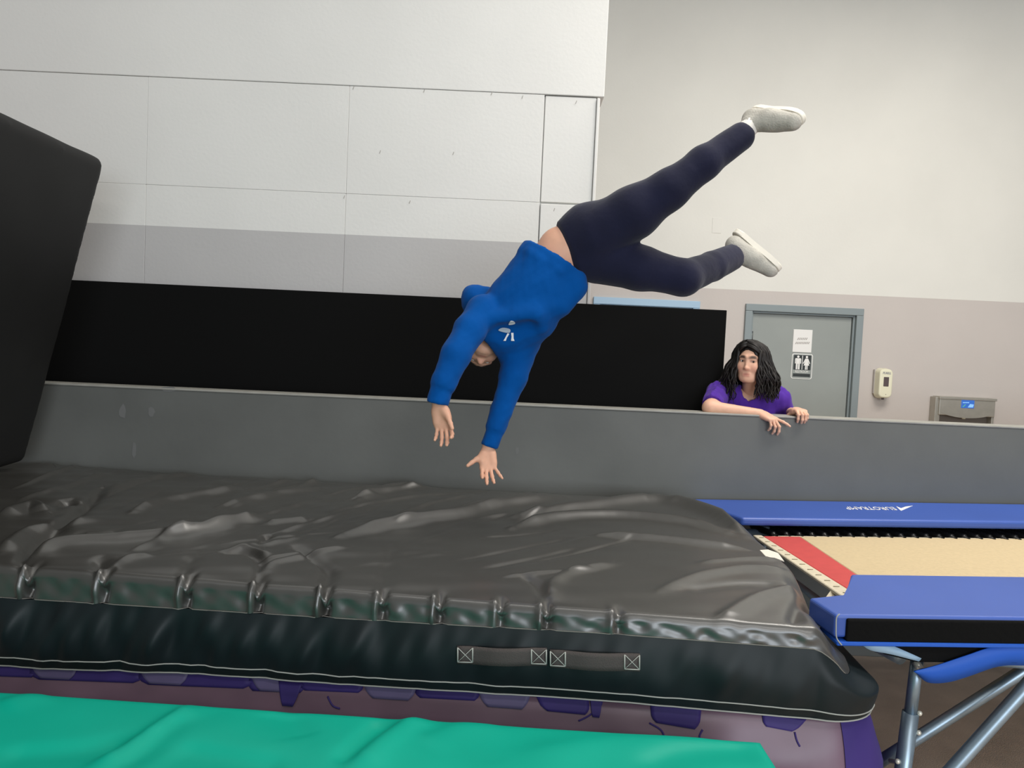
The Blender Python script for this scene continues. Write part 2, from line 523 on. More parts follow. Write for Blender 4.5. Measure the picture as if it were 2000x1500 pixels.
# ------------------------------------------------------------------ sculpting by distance field
class SDF:
    def __init__(s, lo, hi, h):
        s.lo = np.array(lo, float)
        s.h = h
        s.n = np.ceil((np.array(hi, float) - s.lo) / h).astype(int) + 1
        s.v = np.full(tuple(s.n), 9.0, np.float32)

    def sub(s, lo, hi):
        i0 = np.clip(np.floor((np.array(lo) - s.lo) / s.h).astype(int), 0, s.n)
        i1 = np.clip(np.ceil((np.array(hi) - s.lo) / s.h).astype(int) + 1, 0, s.n)
        if np.any(i1 <= i0):
            return None
        sl = tuple(slice(a, b) for a, b in zip(i0, i1))
        ax = [(s.lo[k] + s.h * np.arange(i0[k], i1[k])).astype(np.float32) for k in range(3)]
        return sl, np.stack(np.meshgrid(*ax, indexing='ij'), -1)

    def comb(s, sl, d, k, op):
        a = s.v[sl]
        if op == 'u':
            h = np.maximum(k - np.abs(a - d), 0) / k
            s.v[sl] = np.minimum(a, d) - h * h * k * 0.25
        else:
            h = np.maximum(k - np.abs(a + d), 0) / k
            s.v[sl] = np.maximum(a, -d) + h * h * k * 0.25

    def cap(s, a, b, ra, rb, k=0.02, flat=None, cuta=False, cutb=False, op='u'):
        a = np.array(a, float)
        b = np.array(b, float)
        m = max(ra, rb) + k + 3 * s.h
        r = s.sub(np.minimum(a, b) - m, np.maximum(a, b) + m)
        if r is None:
            return s
        sl, p = r
        ab = b - a
        L2 = ab.dot(ab) + 1e-12
        q = p - a.astype(np.float32)
        if flat is not None:
            n = np.array(flat[0], float)
            n = n - ab * n.dot(ab) / L2
            n /= np.linalg.norm(n)
            q = q + (1 / flat[1] - 1) * (q @ n)[..., None] * n
        tt = (q @ ab) / L2
        t = np.clip(tt, 0, 1)
        d = np.linalg.norm(q - t[..., None] * ab, axis=-1) - (ra + (rb - ra) * t)
        L = math.sqrt(L2)
        if cutb:
            d2 = np.linalg.norm(q - tt[..., None] * ab, axis=-1) - (ra + (rb - ra) * t)
            d = np.where(tt > 1, np.maximum(d2, (tt - 1) * L), np.maximum(d, (tt - 1) * L))
        if cuta:
            d2 = np.linalg.norm(q - tt[..., None] * ab, axis=-1) - (ra + (rb - ra) * t)
            d = np.where(tt < 0, np.maximum(d2, -tt * L), np.maximum(d, -tt * L))
        s.comb(sl, d.astype(np.float32), k, op)
        return s

    def chain(s, pts, rads, k=0.02, flat=None, **kw):
        for i in range(len(pts) - 1):
            s.cap(pts[i], pts[i + 1], rads[i], rads[i + 1], k, flat, **kw)
        return s

    def ell(s, c, axes, rad, k=0.02, op='u'):
        c = np.array(c, float)
        A = np.array(axes, float)
        rad = np.array(rad, float)
        m = max(rad) + k + 3 * s.h
        r = s.sub(c - m, c + m)
        if r is None:
            return s
        sl, p = r
        q = (p - c) @ A.T
        k0 = np.linalg.norm(q / rad, axis=-1)
        k1 = np.linalg.norm(q / rad ** 2, axis=-1) + 1e-9
        s.comb(sl, (k0 * (k0 - 1) / k1).astype(np.float32), k, op)
        return s

    def half(s, pt, n, k=0.004):
        """cut away everything on the side n points to"""
        r = s.sub(s.lo, s.lo + s.n * s.h)
        sl, p = r
        n = np.array(n, float)
        n /= np.linalg.norm(n)
        d = (p - np.array(pt)) @ n
        s.v = np.maximum(s.v, d.astype(np.float32))
        return s

    def mesh(s, smooth=2):
        v = s.v
        v[0] = v[-1] = 9
        v[:, 0] = v[:, -1] = 9
        v[:, :, 0] = v[:, :, -1] = 9
        ins = v < 0
        cnt = np.zeros(np.array(v.shape) - 1, np.int8)
        for i in (0, 1):
            for j in (0, 1):
                for k in (0, 1):
                    cnt += ins[i:v.shape[0] - 1 + i, j:v.shape[1] - 1 + j, k:v.shape[2] - 1 + k]
        mixed = (cnt > 0) & (cnt < 8)
        I = np.argwhere(mixed)
        ids = np.full(mixed.shape, -1, np.int64)
        ids[mixed] = np.arange(len(I))
        pos = np.zeros((len(I), 3))
        num = np.zeros(len(I))
        cor = [np.array((i, j, k)) for i in (0, 1) for j in (0, 1) for k in (0, 1)]
        for a in cor:
            for b in cor:
                if (b - a).sum() == 1 and np.all(b >= a):
                    va = v[tuple((I + a).T)]
                    vb = v[tuple((I + b).T)]
                    cr = (va < 0) != (vb < 0)
                    t = np.where(cr, va / np.where(va == vb, 1, va - vb), 0)
                    pos += np.where(cr[:, None], a + t[:, None] * (b - a), 0)
                    num += cr
        V = s.lo + s.h * (I + pos / np.maximum(num, 1)[:, None])
        F = []
        for ax in range(3):
            o1, o2 = (ax + 1) % 3, (ax + 2) % 3
            A = np.take(ins, range(0, v.shape[ax] - 1), ax)
            B = np.take(ins, range(1, v.shape[ax]), ax)
            E = np.argwhere(A != B)
            e1 = np.zeros(3, int)
            e1[o1] = 1
            e2 = np.zeros(3, int)
            e2[o2] = 1
            q = np.stack([ids[tuple((E - e1 - e2).T)], ids[tuple((E - e2).T)], ids[tuple(E.T)], ids[tuple((E - e1).T)]], 1)
            fl = ~A[tuple(E.T)]
            q[fl] = q[fl][:, ::-1]
            F.append(q)
        F = np.concatenate(F)
        for _ in range(smooth):
            acc = np.zeros_like(V)
            n = np.zeros(len(V))
            for k in range(4):
                np.add.at(acc, F[:, k], V[F[:, (k + 1) % 4]])
                np.add.at(acc, F[:, (k + 1) % 4], V[F[:, k]])
                np.add.at(n, F[:, k], 1)
                np.add.at(n, F[:, (k + 1) % 4], 1)
            V = 0.5 * V + 0.5 * acc / np.maximum(n, 1)[:, None]
        return V, F


def vnormals(V, F):
    a, b, c_, d = (V[F[:, i]] for i in range(4))
    fn = np.cross(c_ - a, d - b)
    N = np.zeros_like(V)
    for k in range(4):
        np.add.at(N, F[:, k], fn)
    return N / (np.linalg.norm(N, axis=1)[:, None] + 1e-12)


def meshobj(name, V, F, m, parent=None, col=None):
    me = bpy.data.meshes.new(name)
    me.vertices.add(len(V))
    me.vertices.foreach_set('co', np.asarray(V, np.float32).ravel())
    F = np.asarray(F, np.int32)
    me.loops.add(F.size)
    me.loops.foreach_set('vertex_index', F.ravel())
    me.polygons.add(len(F))
    me.polygons.foreach_set('loop_start', np.arange(0, F.size, F.shape[1], dtype=np.int32))
    me.polygons.foreach_set('loop_total', np.full(len(F), F.shape[1], np.int32))
    me.update(calc_edges=True)
    me.validate()
    if col is not None:
        at = me.color_attributes.new('Col', 'FLOAT_COLOR', 'POINT')
        at.data.foreach_set('color', np.asarray(col, np.float32).ravel())
    o = link(name, me, m, None, True)
    if parent:
        adopt(o, parent)
    return o


def unit(v):
    v = np.array(v, float)
    return v / np.linalg.norm(v)


def frame_of(u, f):
    """up, forward -> (right, forward, up) rows, right handed for the owner"""
    u = unit(u)
    f = np.array(f, float)
    f = unit(f - u * f.dot(u))
    r = np.cross(f, u)
    return r, f, u


def head_geo(c, up, fwd, s, neck, h=0.0042, ears=True, face=1.0):
    r, f, u = frame_of(up, fwd)
    ax = np.array([r, f, u])

    def L(a, b, d):
        return c + s * (a * r + b * f + d * u)
    S = SDF(np.minimum(c, neck) - 0.17, np.maximum(c, neck) + 0.17, h)
    S.ell(L(0, -.012, .032), ax, np.array((.074, .094, .084)) * s, .02)
    S.ell(L(0, .020, -.025), ax, np.array((.060, .070, .078)) * s, .03)
    S.cap(L(-.015, .056, -.080), L(.015, .056, -.080), .022 * s, .022 * s, .03)
    S.ell(L(0, .073, -.089), ax, np.array((.018, .015, .014)) * s, .02)
    for e in (-1, 1):
        S.ell(L(e * .038, .056, -.016), ax, np.array((.026, .026, .028)) * s, .025)       # cheek
        S.cap(L(e * .047, .02, -.055), L(e * .027, .052, -.081), .018 * s, .016 * s, .03)   # jaw
        S.cap(L(e * .012, .084, .042), L(e * .046, .068, .040), .010 * s, .008 * s, .014)  # brow
        S.ell(L(e * .031, .094, .018), ax, np.array((.016, .014, .009)) * s, .012, op='s')  # socket
        S.cap(L(e * .018, .0800, .0265), L(e * .042, .0745, .0255), .0055 * s, .0045 * s, .006)    # upper lid
        S.cap(L(e * .020, .0795, .0100), L(e * .041, .0745, .0108), .0040 * s, .0038 * s, .006)      # lower lid
        if ears:
            S.ell(L(e * .077, -.008, .005), ax, np.array((.010, .020, .030)) * s, .008)
    S.cap(L(0, .083, .028), L(0, .100, -.020), .0075 * s, .0095 * s, .014)
    S.ell(L(0, .101, -.022), ax, np.array((.0105, .011, .0095)) * s, .008)
    for e in (-1, 1):
        S.ell(L(e * .010, .090, -.025), ax, np.array((.0075, .010, .007)) * s, .007)
    S.cap(L(-.017, .080, -.056), L(.017, .080, -.056), .0070 * s, .0070 * s, .010)
    S.cap(L(-.014, .081, -.066), L(.014, .081, -.066), .0072 * s, .0072 * s, .010)
    S.cap(L(-.021, .0885, -.061), L(.021, .0885, -.061), .0020 * s, .0020 * s, .004, op='s')
    S.cap(L(0, -.02, -.05), neck, .046 * s, .052 * s, .03)
    V, F = S.mesh(1)
    q = (V - c) @ ax.T / s
    return V, F, q, L, ax


SK = np.array(srgb(216, 166, 140))
LIP = np.array(srgb(190, 110, 104))
BROW = np.array(srgb(44, 32, 28))


def face_colors(q, base):
    col = np.tile(base, (len(q), 1))

    def blend(w, c):
        col[:] = col * (1 - w[:, None]) + w[:, None] * c
    lips = np.exp(-((q[:, 0] / .020) ** 4 + ((q[:, 2] + .061) / .0105) ** 4)) * (q[:, 1] > .05)
    blend(lips * .6, LIP)
    sk_ = np.exp(-(((np.abs(q[:, 0]) - .031) / .016) ** 4 + ((q[:, 2] - .018) / .0075) ** 4)) * (q[:, 1] > .03)
    blend(sk_ * .7, np.array(srgb(120, 82, 70)))
    chk = np.exp(-(((np.abs(q[:, 0]) - .04) / .02) ** 2 + ((q[:, 2] + .02) / .022) ** 2)) * (q[:, 1] > .03)
    blend(chk * .30, np.array(srgb(224, 140, 120)))
    ns = np.exp(-((q[:, 0] / .014) ** 2 + ((q[:, 2] + .025) / .014) ** 2)) * (q[:, 1] > .09)
    blend(ns * .3, np.array(srgb(226, 146, 122)))
    bz = .044 - 8.0 * (np.abs(q[:, 0]) - .03) ** 2
    br_ = np.exp(-(((q[:, 2] - bz) / .0090) ** 4 + ((np.abs(q[:, 0]) - .031) / .022) ** 4)) * (q[:, 1] > .03)
    blend(br_ * .95, BROW)
    return col


def hand_geo(wr_, d, n, left, size=1.0, curls=None, spread=None, thumb=(0.8, 0.35, 0.3), arm=None, h=0.0032, wr_r=0.026):
    d = unit(d)
    n = np.array(n, float)
    n = unit(n - d * n.dot(d))
    t = np.cross(n, d) if left else np.cross(d, n)
    wr_ = np.array(wr_, float)
    S = SDF(wr_ - 0.26 * size, wr_ + 0.26 * size, h)
    z = size

    def at(a, b, c_):
        return wr_ + z * (a * d + b * t + c_ * n)
    curls = curls or [(20, 25, 15)] * 4
    spread = spread or [8, 2, -4, -11]
    base = [(.088, .028), (.092, .009), (.087, -.010), (.078, -.027)]
    lens = [(.042, .025, .019), (.046, .029, .020), (.043, .027, .020), (.034, .020, .017)]
    rad = [.0092, .0095, .0090, .0080]
    S.cap(arm if arm is not None else at(-.06, 0, 0), at(0, 0, 0), wr_r * 1.05, wr_r, .012, flat=(n, .78))
    for i, (a, b) in enumerate(base):
        S.cap(at(.008, b * .55, 0), at(a - .006, b, 0), .0185 * z, .0125 * z, .014, flat=(n, .85))
    S.cap(at(.02, .022, .006), at(.05, .03, .008), .017 * z, .013 * z, .015)     # thumb mound
    S.cap(at(.02, -.020, .005), at(.055, -.026, .004), .014 * z, .011 * z, .015)
    for i in range(4):
        a, b = base[i]
        p = at(a - .004, b, 0)
        sp = math.radians(spread[i])
        dirv = unit(d * math.cos(sp) + t * math.sin(sp))
        ang = 0
        rr = rad[i] * z
        for j in range(3):
            ang += math.radians(curls[i][j])
            dd = dirv * math.cos(ang) + n * math.sin(ang)
            p2 = p + dd * lens[i][j] * z
            S.cap(p, p2, rr, rr * .90, .004)
            S.ell(p2 - dd * .001, np.eye(3), (rr * .97,) * 3, .003) if j < 2 else None
            p = p2
            rr *= .90
    ta, tb, tc_ = thumb
    td = unit(d * math.cos(ta) * 1.0 + t * math.sin(ta) + n * tb)
    p0 = at(.022, .024, .004)
    p1 = p0 + td * .036 * z
    td2 = unit(td + d * tc_)
    p2 = p1 + td2 * .030 * z
    p3 = p2 + unit(td2 + d * tc_ * .6) * .024 * z
    S.cap(p0, p1, .0145 * z, .0115 * z, .012)
    S.cap(p1, p2, .0112 * z, .0100 * z, .005)
    S.cap(p2, p3, .0100 * z, .0082 * z, .004)
    return S.mesh(1)


def merge(parts):
    Vs, Fs, Cs = [], [], []
    o = 0
    for V, F, c in parts:
        Vs.append(V)
        Fs.append(F + o)
        if c is None:
            c = np.tile(SK, (len(V), 1))
        Cs.append(c)
        o += len(V)
    return np.concatenate(Vs), np.concatenate(Fs), np.concatenate(Cs)


def folds(V, F, amp, freq, seed, direction=None):
    N = vnormals(V, F)
    p = V.copy()
    if direction is not None:
        d = unit(direction)
        p = V + (V @ d)[:, None] * d * 1.2
    w = nz(p, freq, seed) * .6 + nz(p + 3.1, freq * 2.1, seed + 5) * .4
    return V + N * (amp * w)[:, None]


# ------------------------------------------------------------------ landing mattress
ZM = 0.88
mroot = empty('landing_mat', (-0.8, 3.2, 0.62))
tag(mroot, 'big wrinkled black vinyl landing mattress lying on the purple air cushion', 'mat')
FL = np.array([-2.78, 2.60])
FR = np.array([1.09, 2.235])
BR = np.array([1.12, 4.15])
BL = np.array([-2.80, 4.258])


def xy(px, py, z=ZM):
    q = PZ(px, py, z)
    return q[:2]


def seg_dist(p, pts):
    """distance, and param 0..1 along, from points p (n,2) to polyline"""
    best = np.full(len(p), 9.0)
    sgn = np.zeros(len(p))
    par = np.zeros(len(p))
    Ls = [np.linalg.norm(pts[i + 1] - pts[i]) for i in range(len(pts) - 1)]
    tot = sum(Ls)
    acc = 0
    for i in range(len(pts) - 1):
        a, b = pts[i], pts[i + 1]
        ab = b - a
        t = np.clip(((p - a) @ ab) / (ab @ ab + 1e-12), 0, 1)
        dv = p - (a + t[:, None] * ab)
        d = np.linalg.norm(dv, axis=1)
        m = d < best
        best[m] = d[m]
        cr = ab[0] * dv[:, 1] - ab[1] * dv[:, 0]
        sgn[m] = np.sign(cr[m])
        par[m] = (acc + t[m] * Ls[i]) / tot
        acc += Ls[i]
    return best, sgn, par


def catmull(pts, n=6):
    pts = [np.array(p, float) for p in pts]
    out = []
    for i in range(len(pts) - 1):
        p0 = pts[max(i - 1, 0)]
        p1 = pts[i]
        p2 = pts[i + 1]
        p3 = pts[min(i + 2, len(pts) - 1)]
        for k in range(n):
            t = k / n
            out.append(0.5 * ((2 * p1) + (-p0 + p2) * t + (2 * p0 - 5 * p1 + 4 * p2 - p3) * t * t + (-p0 + 3 * p1 - 3 * p2 + p3) * t ** 3))
    out.append(pts[-1])
    return out


# (polyline measured on the photo, height, width, taper)
WR = [
    ([(45, 1100), (80, 1072), (150, 1060), (240, 1052), (370, 1040)], .030, .045),
    ([(330, 1047), (400, 1036), (440, 1026), (500, 1012)], .034, .050),
    ([(520, 1022), (600, 1014)], .020, .05),
    ([(665, 1048), (760, 1027), (880, 1010), (960, 992), (1090, 972)], .042, .065),
    ([(700, 975), (770, 955), (850, 950)], .032, .06),
    ([(1000, 1032), (1080, 1014), (1200, 1008), (1320, 1018), (1420, 1042)], .034, .06),
    ([(1170, 1045), (1300, 1055), (1450, 1072)], .022, .04),
    ([(1010, 1010), (1140, 994), (1230, 982), (1290, 977)], .045, .075),
    ([(1290, 978), (1350, 992), (1420, 1018), (1465, 1048)], .050, .085),
    ([(1290, 1152), (1360, 1125), (1450, 1110), (1540, 1113)], .014, .05),
    ([(1400, 1215), (1480, 1165), (1570, 1145)], .016, .05),
    ([(1370, 1098), (1460, 1090), (1520, 1092)], .009, .035),
    ([(1075, 1165), (1080, 1135), (1130, 1112), (1200, 1100)], .013, .04),
    ([(0, 1010), (60, 990), (90, 1000)], .035, .07),
    ([(0, 1080), (50, 1040), (130, 1025), (180, 1012)], .022, .05),
    ([(45, 888), (70, 900), (100, 915)], .050, .08),
    ([(200, 960), (300, 935), (420, 925)], .022, .06),
    ([(260, 1000), (340, 975), (470, 955)], .028, .055),
    ([(430, 990), (520, 970), (620, 955)], .025, .055),
    ([(160, 1045), (230, 1042)], .014, .03),
    ([(210, 1115), (250, 1090), (300, 1085)], .012, .03),
    ([(505, 1120), (530, 1100), (600, 1085)], .012, .035),
    ([(520, 1085), (500, 1075), (470, 1070)], .012, .03),
    # valleys
    ([(38, 1140), (60, 1065), (110, 1030), (165, 985), (200, 955)], -.035, .040),
    ([(120, 985), (135, 978)], -.03, .05),
    ([(190, 1120), (195, 1090)], -.016, .035),
    ([(355, 1125), (370, 1095), (395, 1075)], -.012, .035),
    ([(497, 1140), (508, 1105), (490, 1082), (430, 1078)], -.020, .03),
    ([(627, 1145), (640, 1112), (610, 1088), (575, 1070)], -.022, .032),
    ([(505, 1062), (525, 1044)], -.022, .03),
    ([(740, 1150), (755, 1100), (765, 1065)], -.008, .04),
    ([(1060, 1165), (1045, 1140), (1020, 1125)], -.012, .03),
    ([(1545, 1215), (1560, 1175), (1590, 1150)], -.022, .035),
    ([(1340, 1150), (1440, 1138), (1530, 1140)], -.010, .04),
]
wrng = np.random.default_rng(5)
for k_ in range(70):
    px_ = wrng.uniform(0, 1050)
    py_ = wrng.uniform(930 + px_ * .045, 1090 + px_ * .05)
    ln_ = wrng.uniform(110, 300)
    sl_ = wrng.uniform(-.35, -.08)
    WR.append(([(px_, py_), (px_ + ln_ * .5, py_ + ln_ * .5 * sl_ + wrng.uniform(-4, 4)), (px_ + ln_, py_ + ln_ * sl_)], wrng.uniform(-.007, .011) * (1.0 + .8 * max(0, (1040 - py_) / 110)), wrng.uniform(.020, .038)))
WRW = [(catmull([xy(*q) for q in pl], 5), h, w * (.72 if h > 0 else .9)) for pl, h, w in WR]


def wrinkle(p):
    z = np.zeros(len(p))
    for pl, h, w in WRW:
        d, s, t = seg_dist(p, pl)
        tap = np.clip(np.minimum(t, 1 - t) * 5 + .35, 0, 1)
        ww = np.where(s > 0, w * .55, w * 1.05)
        z += h * tap * np.exp(-(d / ww) ** 2)
    p3 = np.c_[p, np.zeros(len(p))]
    env = np.clip((0.9 - p[:, 0]) / 2.2, .25, 1)
    z += env * (.006 * nz(p3 * np.array([.8, 1.5, 1]), 3.5, 1.0) + .0045 * nz(p3 @ np.array([[.8, .5, 0], [-.9, 1.5, 0], [0, 0, 1]]), 8.0, 2.0))
    return z


def mat_corner(u, v):
    return (1 - v)[:, None] * ((1 - u)[:, None] * FL + u[:, None] * FR) + v[:, None] * ((1 - u)[:, None] * BL + u[:, None] * BR)


def seam_z(x):      # height of the seam below the top edge along the front
    return ZM - 0.030 - np.interp(x, [-2.8, -1.6, -.9, -.3, .3, 1.1], [.085, .075, .062, .05, .035, .03])


def hem_z(x):
    return np.interp(x, [-2.8, -1.65, -.3, .6, 1.15], [.500, .545, .592, .603, .612])


NU, NV = 520, 230
uu = np.linspace(0, 1, NU)
vv = np.linspace(0, 1, NV) ** 1.0
U2, V2 = np.meshgrid(uu, vv, indexing='ij')
LX, LY = 3.87, 1.95


def round_xy(u, v):
    """rounded corner mapping in metric units of the mattress"""
    x = u * LX
    y = v * LY
    R_ = .16
    cx = np.clip(x, R_, LX - R_)
    cy = np.clip(y, R_, LY - R_)
    dx, dy = x - cx, y - cy
    l = np.hypot(dx, dy) + 1e-9
    m = np.maximum(np.abs(dx), np.abs(dy))
    k = np.where((np.abs(dx) > 0) & (np.abs(dy) > 0), m / l, 1)
    return (cx + dx * k) / LX, (cy + dy * k) / LY


ur, vr = round_xy(U2.ravel(), V2.ravel())
XY = mat_corner(ur, vr)
# distance to the border for edge rounding
bd = np.minimum(np.minimum(U2.ravel() * LX, (1 - U2.ravel()) * LX), np.minimum(V2.ravel() * LY, (1 - V2.ravel()) * LY))
rr = .020
edge = -rr * (1 - np.sqrt(np.clip(1 - (1 - np.clip(bd / rr, 0, 1)) ** 2, 0, 1)))
PL_X = [xy(q, 1110 + q * .072)[0] for q in (40, 190, 355, 497, 630, 742, 855, 975, 1065, 1205)]
PL_A = [1.2, .9, 1.0, 1.1, 1.2, .7, .8, .55, .7, .4]


def pleat_x(x, y, z):
    """tucks along the front edge: offset outwards, sharp sided"""
    o = np.zeros_like(x)
    for px_, a_ in zip(PL_X, PL_A):
        d = x - px_
        o += a_ * (.020 * np.exp(-((d + .014) / .010) ** 2) - .036 * np.exp(-((d - .008) / .013) ** 2))
    return o


Zt = ZM + edge + wrinkle(XY) * np.clip(bd / .06, .25, 1)
# tucks run a little way over the top edge
fd = V2.ravel() * LY
Zt += pleat_x(XY[:, 0], None, None) * np.exp(-(fd / .05) ** 2) * .9
# front right corner sags
cr_d = np.hypot(XY[:, 0] - FR[0], XY[:, 1] - FR[1])
def sstep(a_, b_, x_):
    t_ = np.clip((x_ - a_) / (b_ - a_), 0, 1)
    return t_ * t_ * (3 - 2 * t_)


def press(x_, y_):
    """the trampoline pad pushes the right hand corner down"""
    return .125 * sstep(.965, 1.10, x_ + (2.5 - y_) * .15) * (1 - sstep(2.60, 2.95, y_))


Zt -= press(XY[:, 0], XY[:, 1])
# back left heaped
Zt += .02 * np.clip((-1.6 - XY[:, 0]) / 1.0, 0, 1) * np.clip((XY[:, 1] - 3.2) / .8, 0, 1)
V = np.c_[XY, Zt]
grid = np.arange(NU * NV).reshape(NU, NV)
F = np.stack([grid[:-1, :-1], grid[1:, :-1], grid[1:, 1:], grid[:-1, 1:]], -1).reshape(-1, 4)
# border loop anticlockwise seen from above, extruded down to the seam
loop = np.concatenate([grid[:, 0], grid[-1, 1:], grid[-2::-1, -1], grid[0, -2:0:-1]])
B0 = V[loop]
nxt = np.roll(B0, -1, 0) - np.roll(B0, 1, 0)
ON = np.c_[nxt[:, 1], -nxt[:, 0], 0 * nxt[:, 0]]
ON /= np.linalg.norm(ON, axis=1)[:, None] + 1e-9
for _ in range(8):
    ON = (ON + np.roll(ON, 1, 0) + np.roll(ON, -1, 0)) / 3
ON /= np.linalg.norm(ON, axis=1)[:, None] + 1e-9
front = np.clip(-ON[:, 1], 0, 1)
corner_sag = press(B0[:, 0], B0[:, 1]) * .62
SZ = np.minimum(seam_z(B0[:, 0]) - corner_sag, B0[:, 2] - .012)


def side_point(t, top, bot, extra):
    """row of the extruded band"""
    p = B0.copy()
    p[:, 2] = top + (bot - top) * t
    return p + ON * extra[:, None]


rows = []
nb = 9
for k in range(1, nb + 1):
    t = k / nb
    ex = .005 * t + pleat_x(B0[:, 0], 0, 0) * front * (1 - .45 * abs(2 * t - 1)) * .9
    ex = ex + front * (.006 * nz(np.c_[B0[:, 0] * 11, B0[:, 1], np.full(len(B0), t * .5)], 3.0, 3.0)) * math.sin(math.pi * t)
    rows.append(side_point(t, B0[:, 2], SZ, ex))
Vall = [V]
Fall = [F]
prev = loop
base = len(V)
nl = len(loop)
for rws in rows:
    cur = base + np.arange(nl)
    Vall.append(rws)
    Fall.append(np.stack([prev, cur, np.roll(cur, -1), np.roll(prev, -1)], -1))
    prev = cur
    base += nl
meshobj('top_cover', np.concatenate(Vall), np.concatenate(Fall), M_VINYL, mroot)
# side cover from the seam to the hem
Vs, Fs = [], []
ns = 26
seamrow = rows[-1]


def side_row(t):
    z = SZ + (hem_z(B0[:, 0]) - SZ) * t
    amp = np.interp(B0[:, 0], [-2.8, -1.2, -.5, .1, 1.1], [.022, .028, .020, .008, .006])
    s3 = np.c_[B0[:, 0] * 5.0 + .35 * t, B0[:, 1], np.full(len(B0), t * .35)]
    ex = .006 + .020 * math.sin(math.pi * min(1, t * 1.02)) + amp * (nz(s3, 2.6, 4.0) + .5 * nz(s3, 6.0, 9.0)) * math.sin(math.pi * (0.08 + .84 * t))
    # diagonal drag lines near the right end
    dg = np.sin((B0[:, 0] * 9 - t * 3.0) * 1.5) * .004 * np.clip((B0[:, 0] - .2) / .4, 0, 1) * math.sin(math.pi * t)
    ex = ex + dg
    tt_ = min(1.0, t / .4)
    ex = ex + .070 * tt_ * tt_ * (3 - 2 * tt_) * np.clip(ON[:, 0], 0, 1) * (1 - sstep(3.0, 3.6, B0[:, 1]))
    p = B0.copy()
    p[:, 2] = z + .004 * np.sin(B0[:, 0] * 5) * t
    return p + ON * ex[:, None]


base = 0
prev = None
for k in range(ns + 1):
    r_ = side_row(k / ns)
    Vs.append(r_)
    cur = base + np.arange(nl)
    if prev is not None:
        Fs.append(np.stack([prev, cur, np.roll(cur, -1), np.roll(prev, -1)], -1))
    prev = cur
    base += nl
# turn under
r_ = side_row(1.0) - ON * .12
Vs.append(r_)
cur = base + np.arange(nl)
Fs.append(np.stack([prev, cur, np.roll(cur, -1), np.roll(prev, -1)], -1))
prev = cur
base += nl
Vs.append(r_.mean(0)[None] + np.array([[0, 0, -.002]]))
ctr = base
V_side = np.concatenate(Vs)
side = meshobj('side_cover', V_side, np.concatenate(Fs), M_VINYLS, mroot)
bmc = [(int(prev[i]), int(prev[(i + 1) % nl]), ctr) for i in range(0, nl)]
pyd('underside', V_side, [t_[::-1] for t_ in bmc], M_VINYLS, mroot)


def side_curve(x0, x1, t, out=.003, step=2):
    r_ = side_row(t)
    sel = [i for i in range(NU) if x0 <= B0[i, 0] <= x1][::step]
    return [r_[i] + ON[i] * out for i in sel]


# two rows of pale thread along the hem running round the right corner
def loop_curve(t, out, n_front=NU, n_side=70, step=3):
    r_ = side_row(t)
    return [r_[i] + ON[i] * out for i in range(0, n_front + n_side, step)]


tube('hem_stitching', loop_curve(.845, .0015), .0022, M_STITCH, mroot, n=6)
tube('hem_stitching', loop_curve(.985, .0015), .0025, M_STITCH, mroot, n=6)
tube('seam_thread', [r + o * .002 for r, o in zip(seamrow[0:NU:3], ON[0:NU:3])], .0016, mat('grey_thread', srgb(120, 118, 112), .8), mroot, n=5)

# carrying handles with boxed cross stitching
bvh_side = BVHTree.FromPolygons([Vector(v) for v in V_side], [tuple(int(i) for i in f) for f in np.concatenate(Fs)])


def on_side(px, py, off=0.0):
    d = Vector(ray(px, py)).normalized()
    hit, nrm, _, _ = bvh_side.ray_cast(Vector(cC), d)
    return np.array(hit - d * off)


def handle(x0, y0, x1, y1):
    n = 14
    hv, hf = [], []
    hw = 17.5
    for i in range(n + 1):
        t = i / n
        px, py = x0 + (x1 - x0) * t, y0 + (y1 - y0) * t
        mid = math.sin(math.pi * np.clip((t - .14) / .72, 0, 1))
        off = .006 + .014 * mid
        sag = 3 * mid
        for j in range(5):
            e = (j / 4 * 2 - 1)
            ridge = .0035 * (1 - abs(e)) if j in (1, 3) else 0
            hv.append(on_side(px, py + e * hw + sag, off + ridge))
    for i in range(n):
        for j in range(4):
            a_ = i * 5 + j
            hf.append((a_, a_ + 1, a_ + 6, a_ + 5))
    h_ = pyd('carry_handle', hv, hf, M_STRAP, mroot, smooth=True)
    so = h_.modifiers.new('thick', 'SOLIDIFY')
    so.thickness = .004
    so.offset = -1
    for t0 in (0.0, 1.0):
        bw = 29
        xa = x0 + 1 if t0 == 0 else x1 - bw - 1
        ya = y0 + (y1 - y0) * ((xa - x0) / (x1 - x0))
        yb = y0 + (y1 - y0) * ((xa + bw - x0) / (x1 - x0))
        q = [(xa, ya - 14), (xa + bw, yb - 14), (xa + bw, yb + 14), (xa, ya + 14)]
        vs, fs = [], []
        for (i, j, r0) in ((0, 3, .0022), (1, 2, .0022), (3, 2, .0018), (0, 2, .0013), (1, 3, .0010)):
            pa = on_side(q[i][0], q[i][1], .0135)
            pb = on_side(q[j][0], q[j][1], .0135)
            v_, f_ = tube_geo([pa, (pa + pb) / 2, pb], r0, 6)
            fs += [tuple(k + len(vs) for k in f) for f in f_]
            vs += v_
        s_ = pyd('box_stitching', vs, fs, M_STITCH, None, smooth=True)
        s_.parent = h_
    return h_


handle(893, 1279, 1068, 1283)
handle(1074, 1286, 1250, 1294)
# white label poking out of the right edge
pa = [PZ(x, y, ZM + .003) for x, y in ((1484, 1074), (1500, 1073), (1520, 1080), (1532, 1096), (1512, 1089), (1497, 1088))]
prism('care_label', pa, (0, 0, -.004), mat('label_white', srgb(232, 226, 214), .7), mroot, bevel=.001, seg=1)

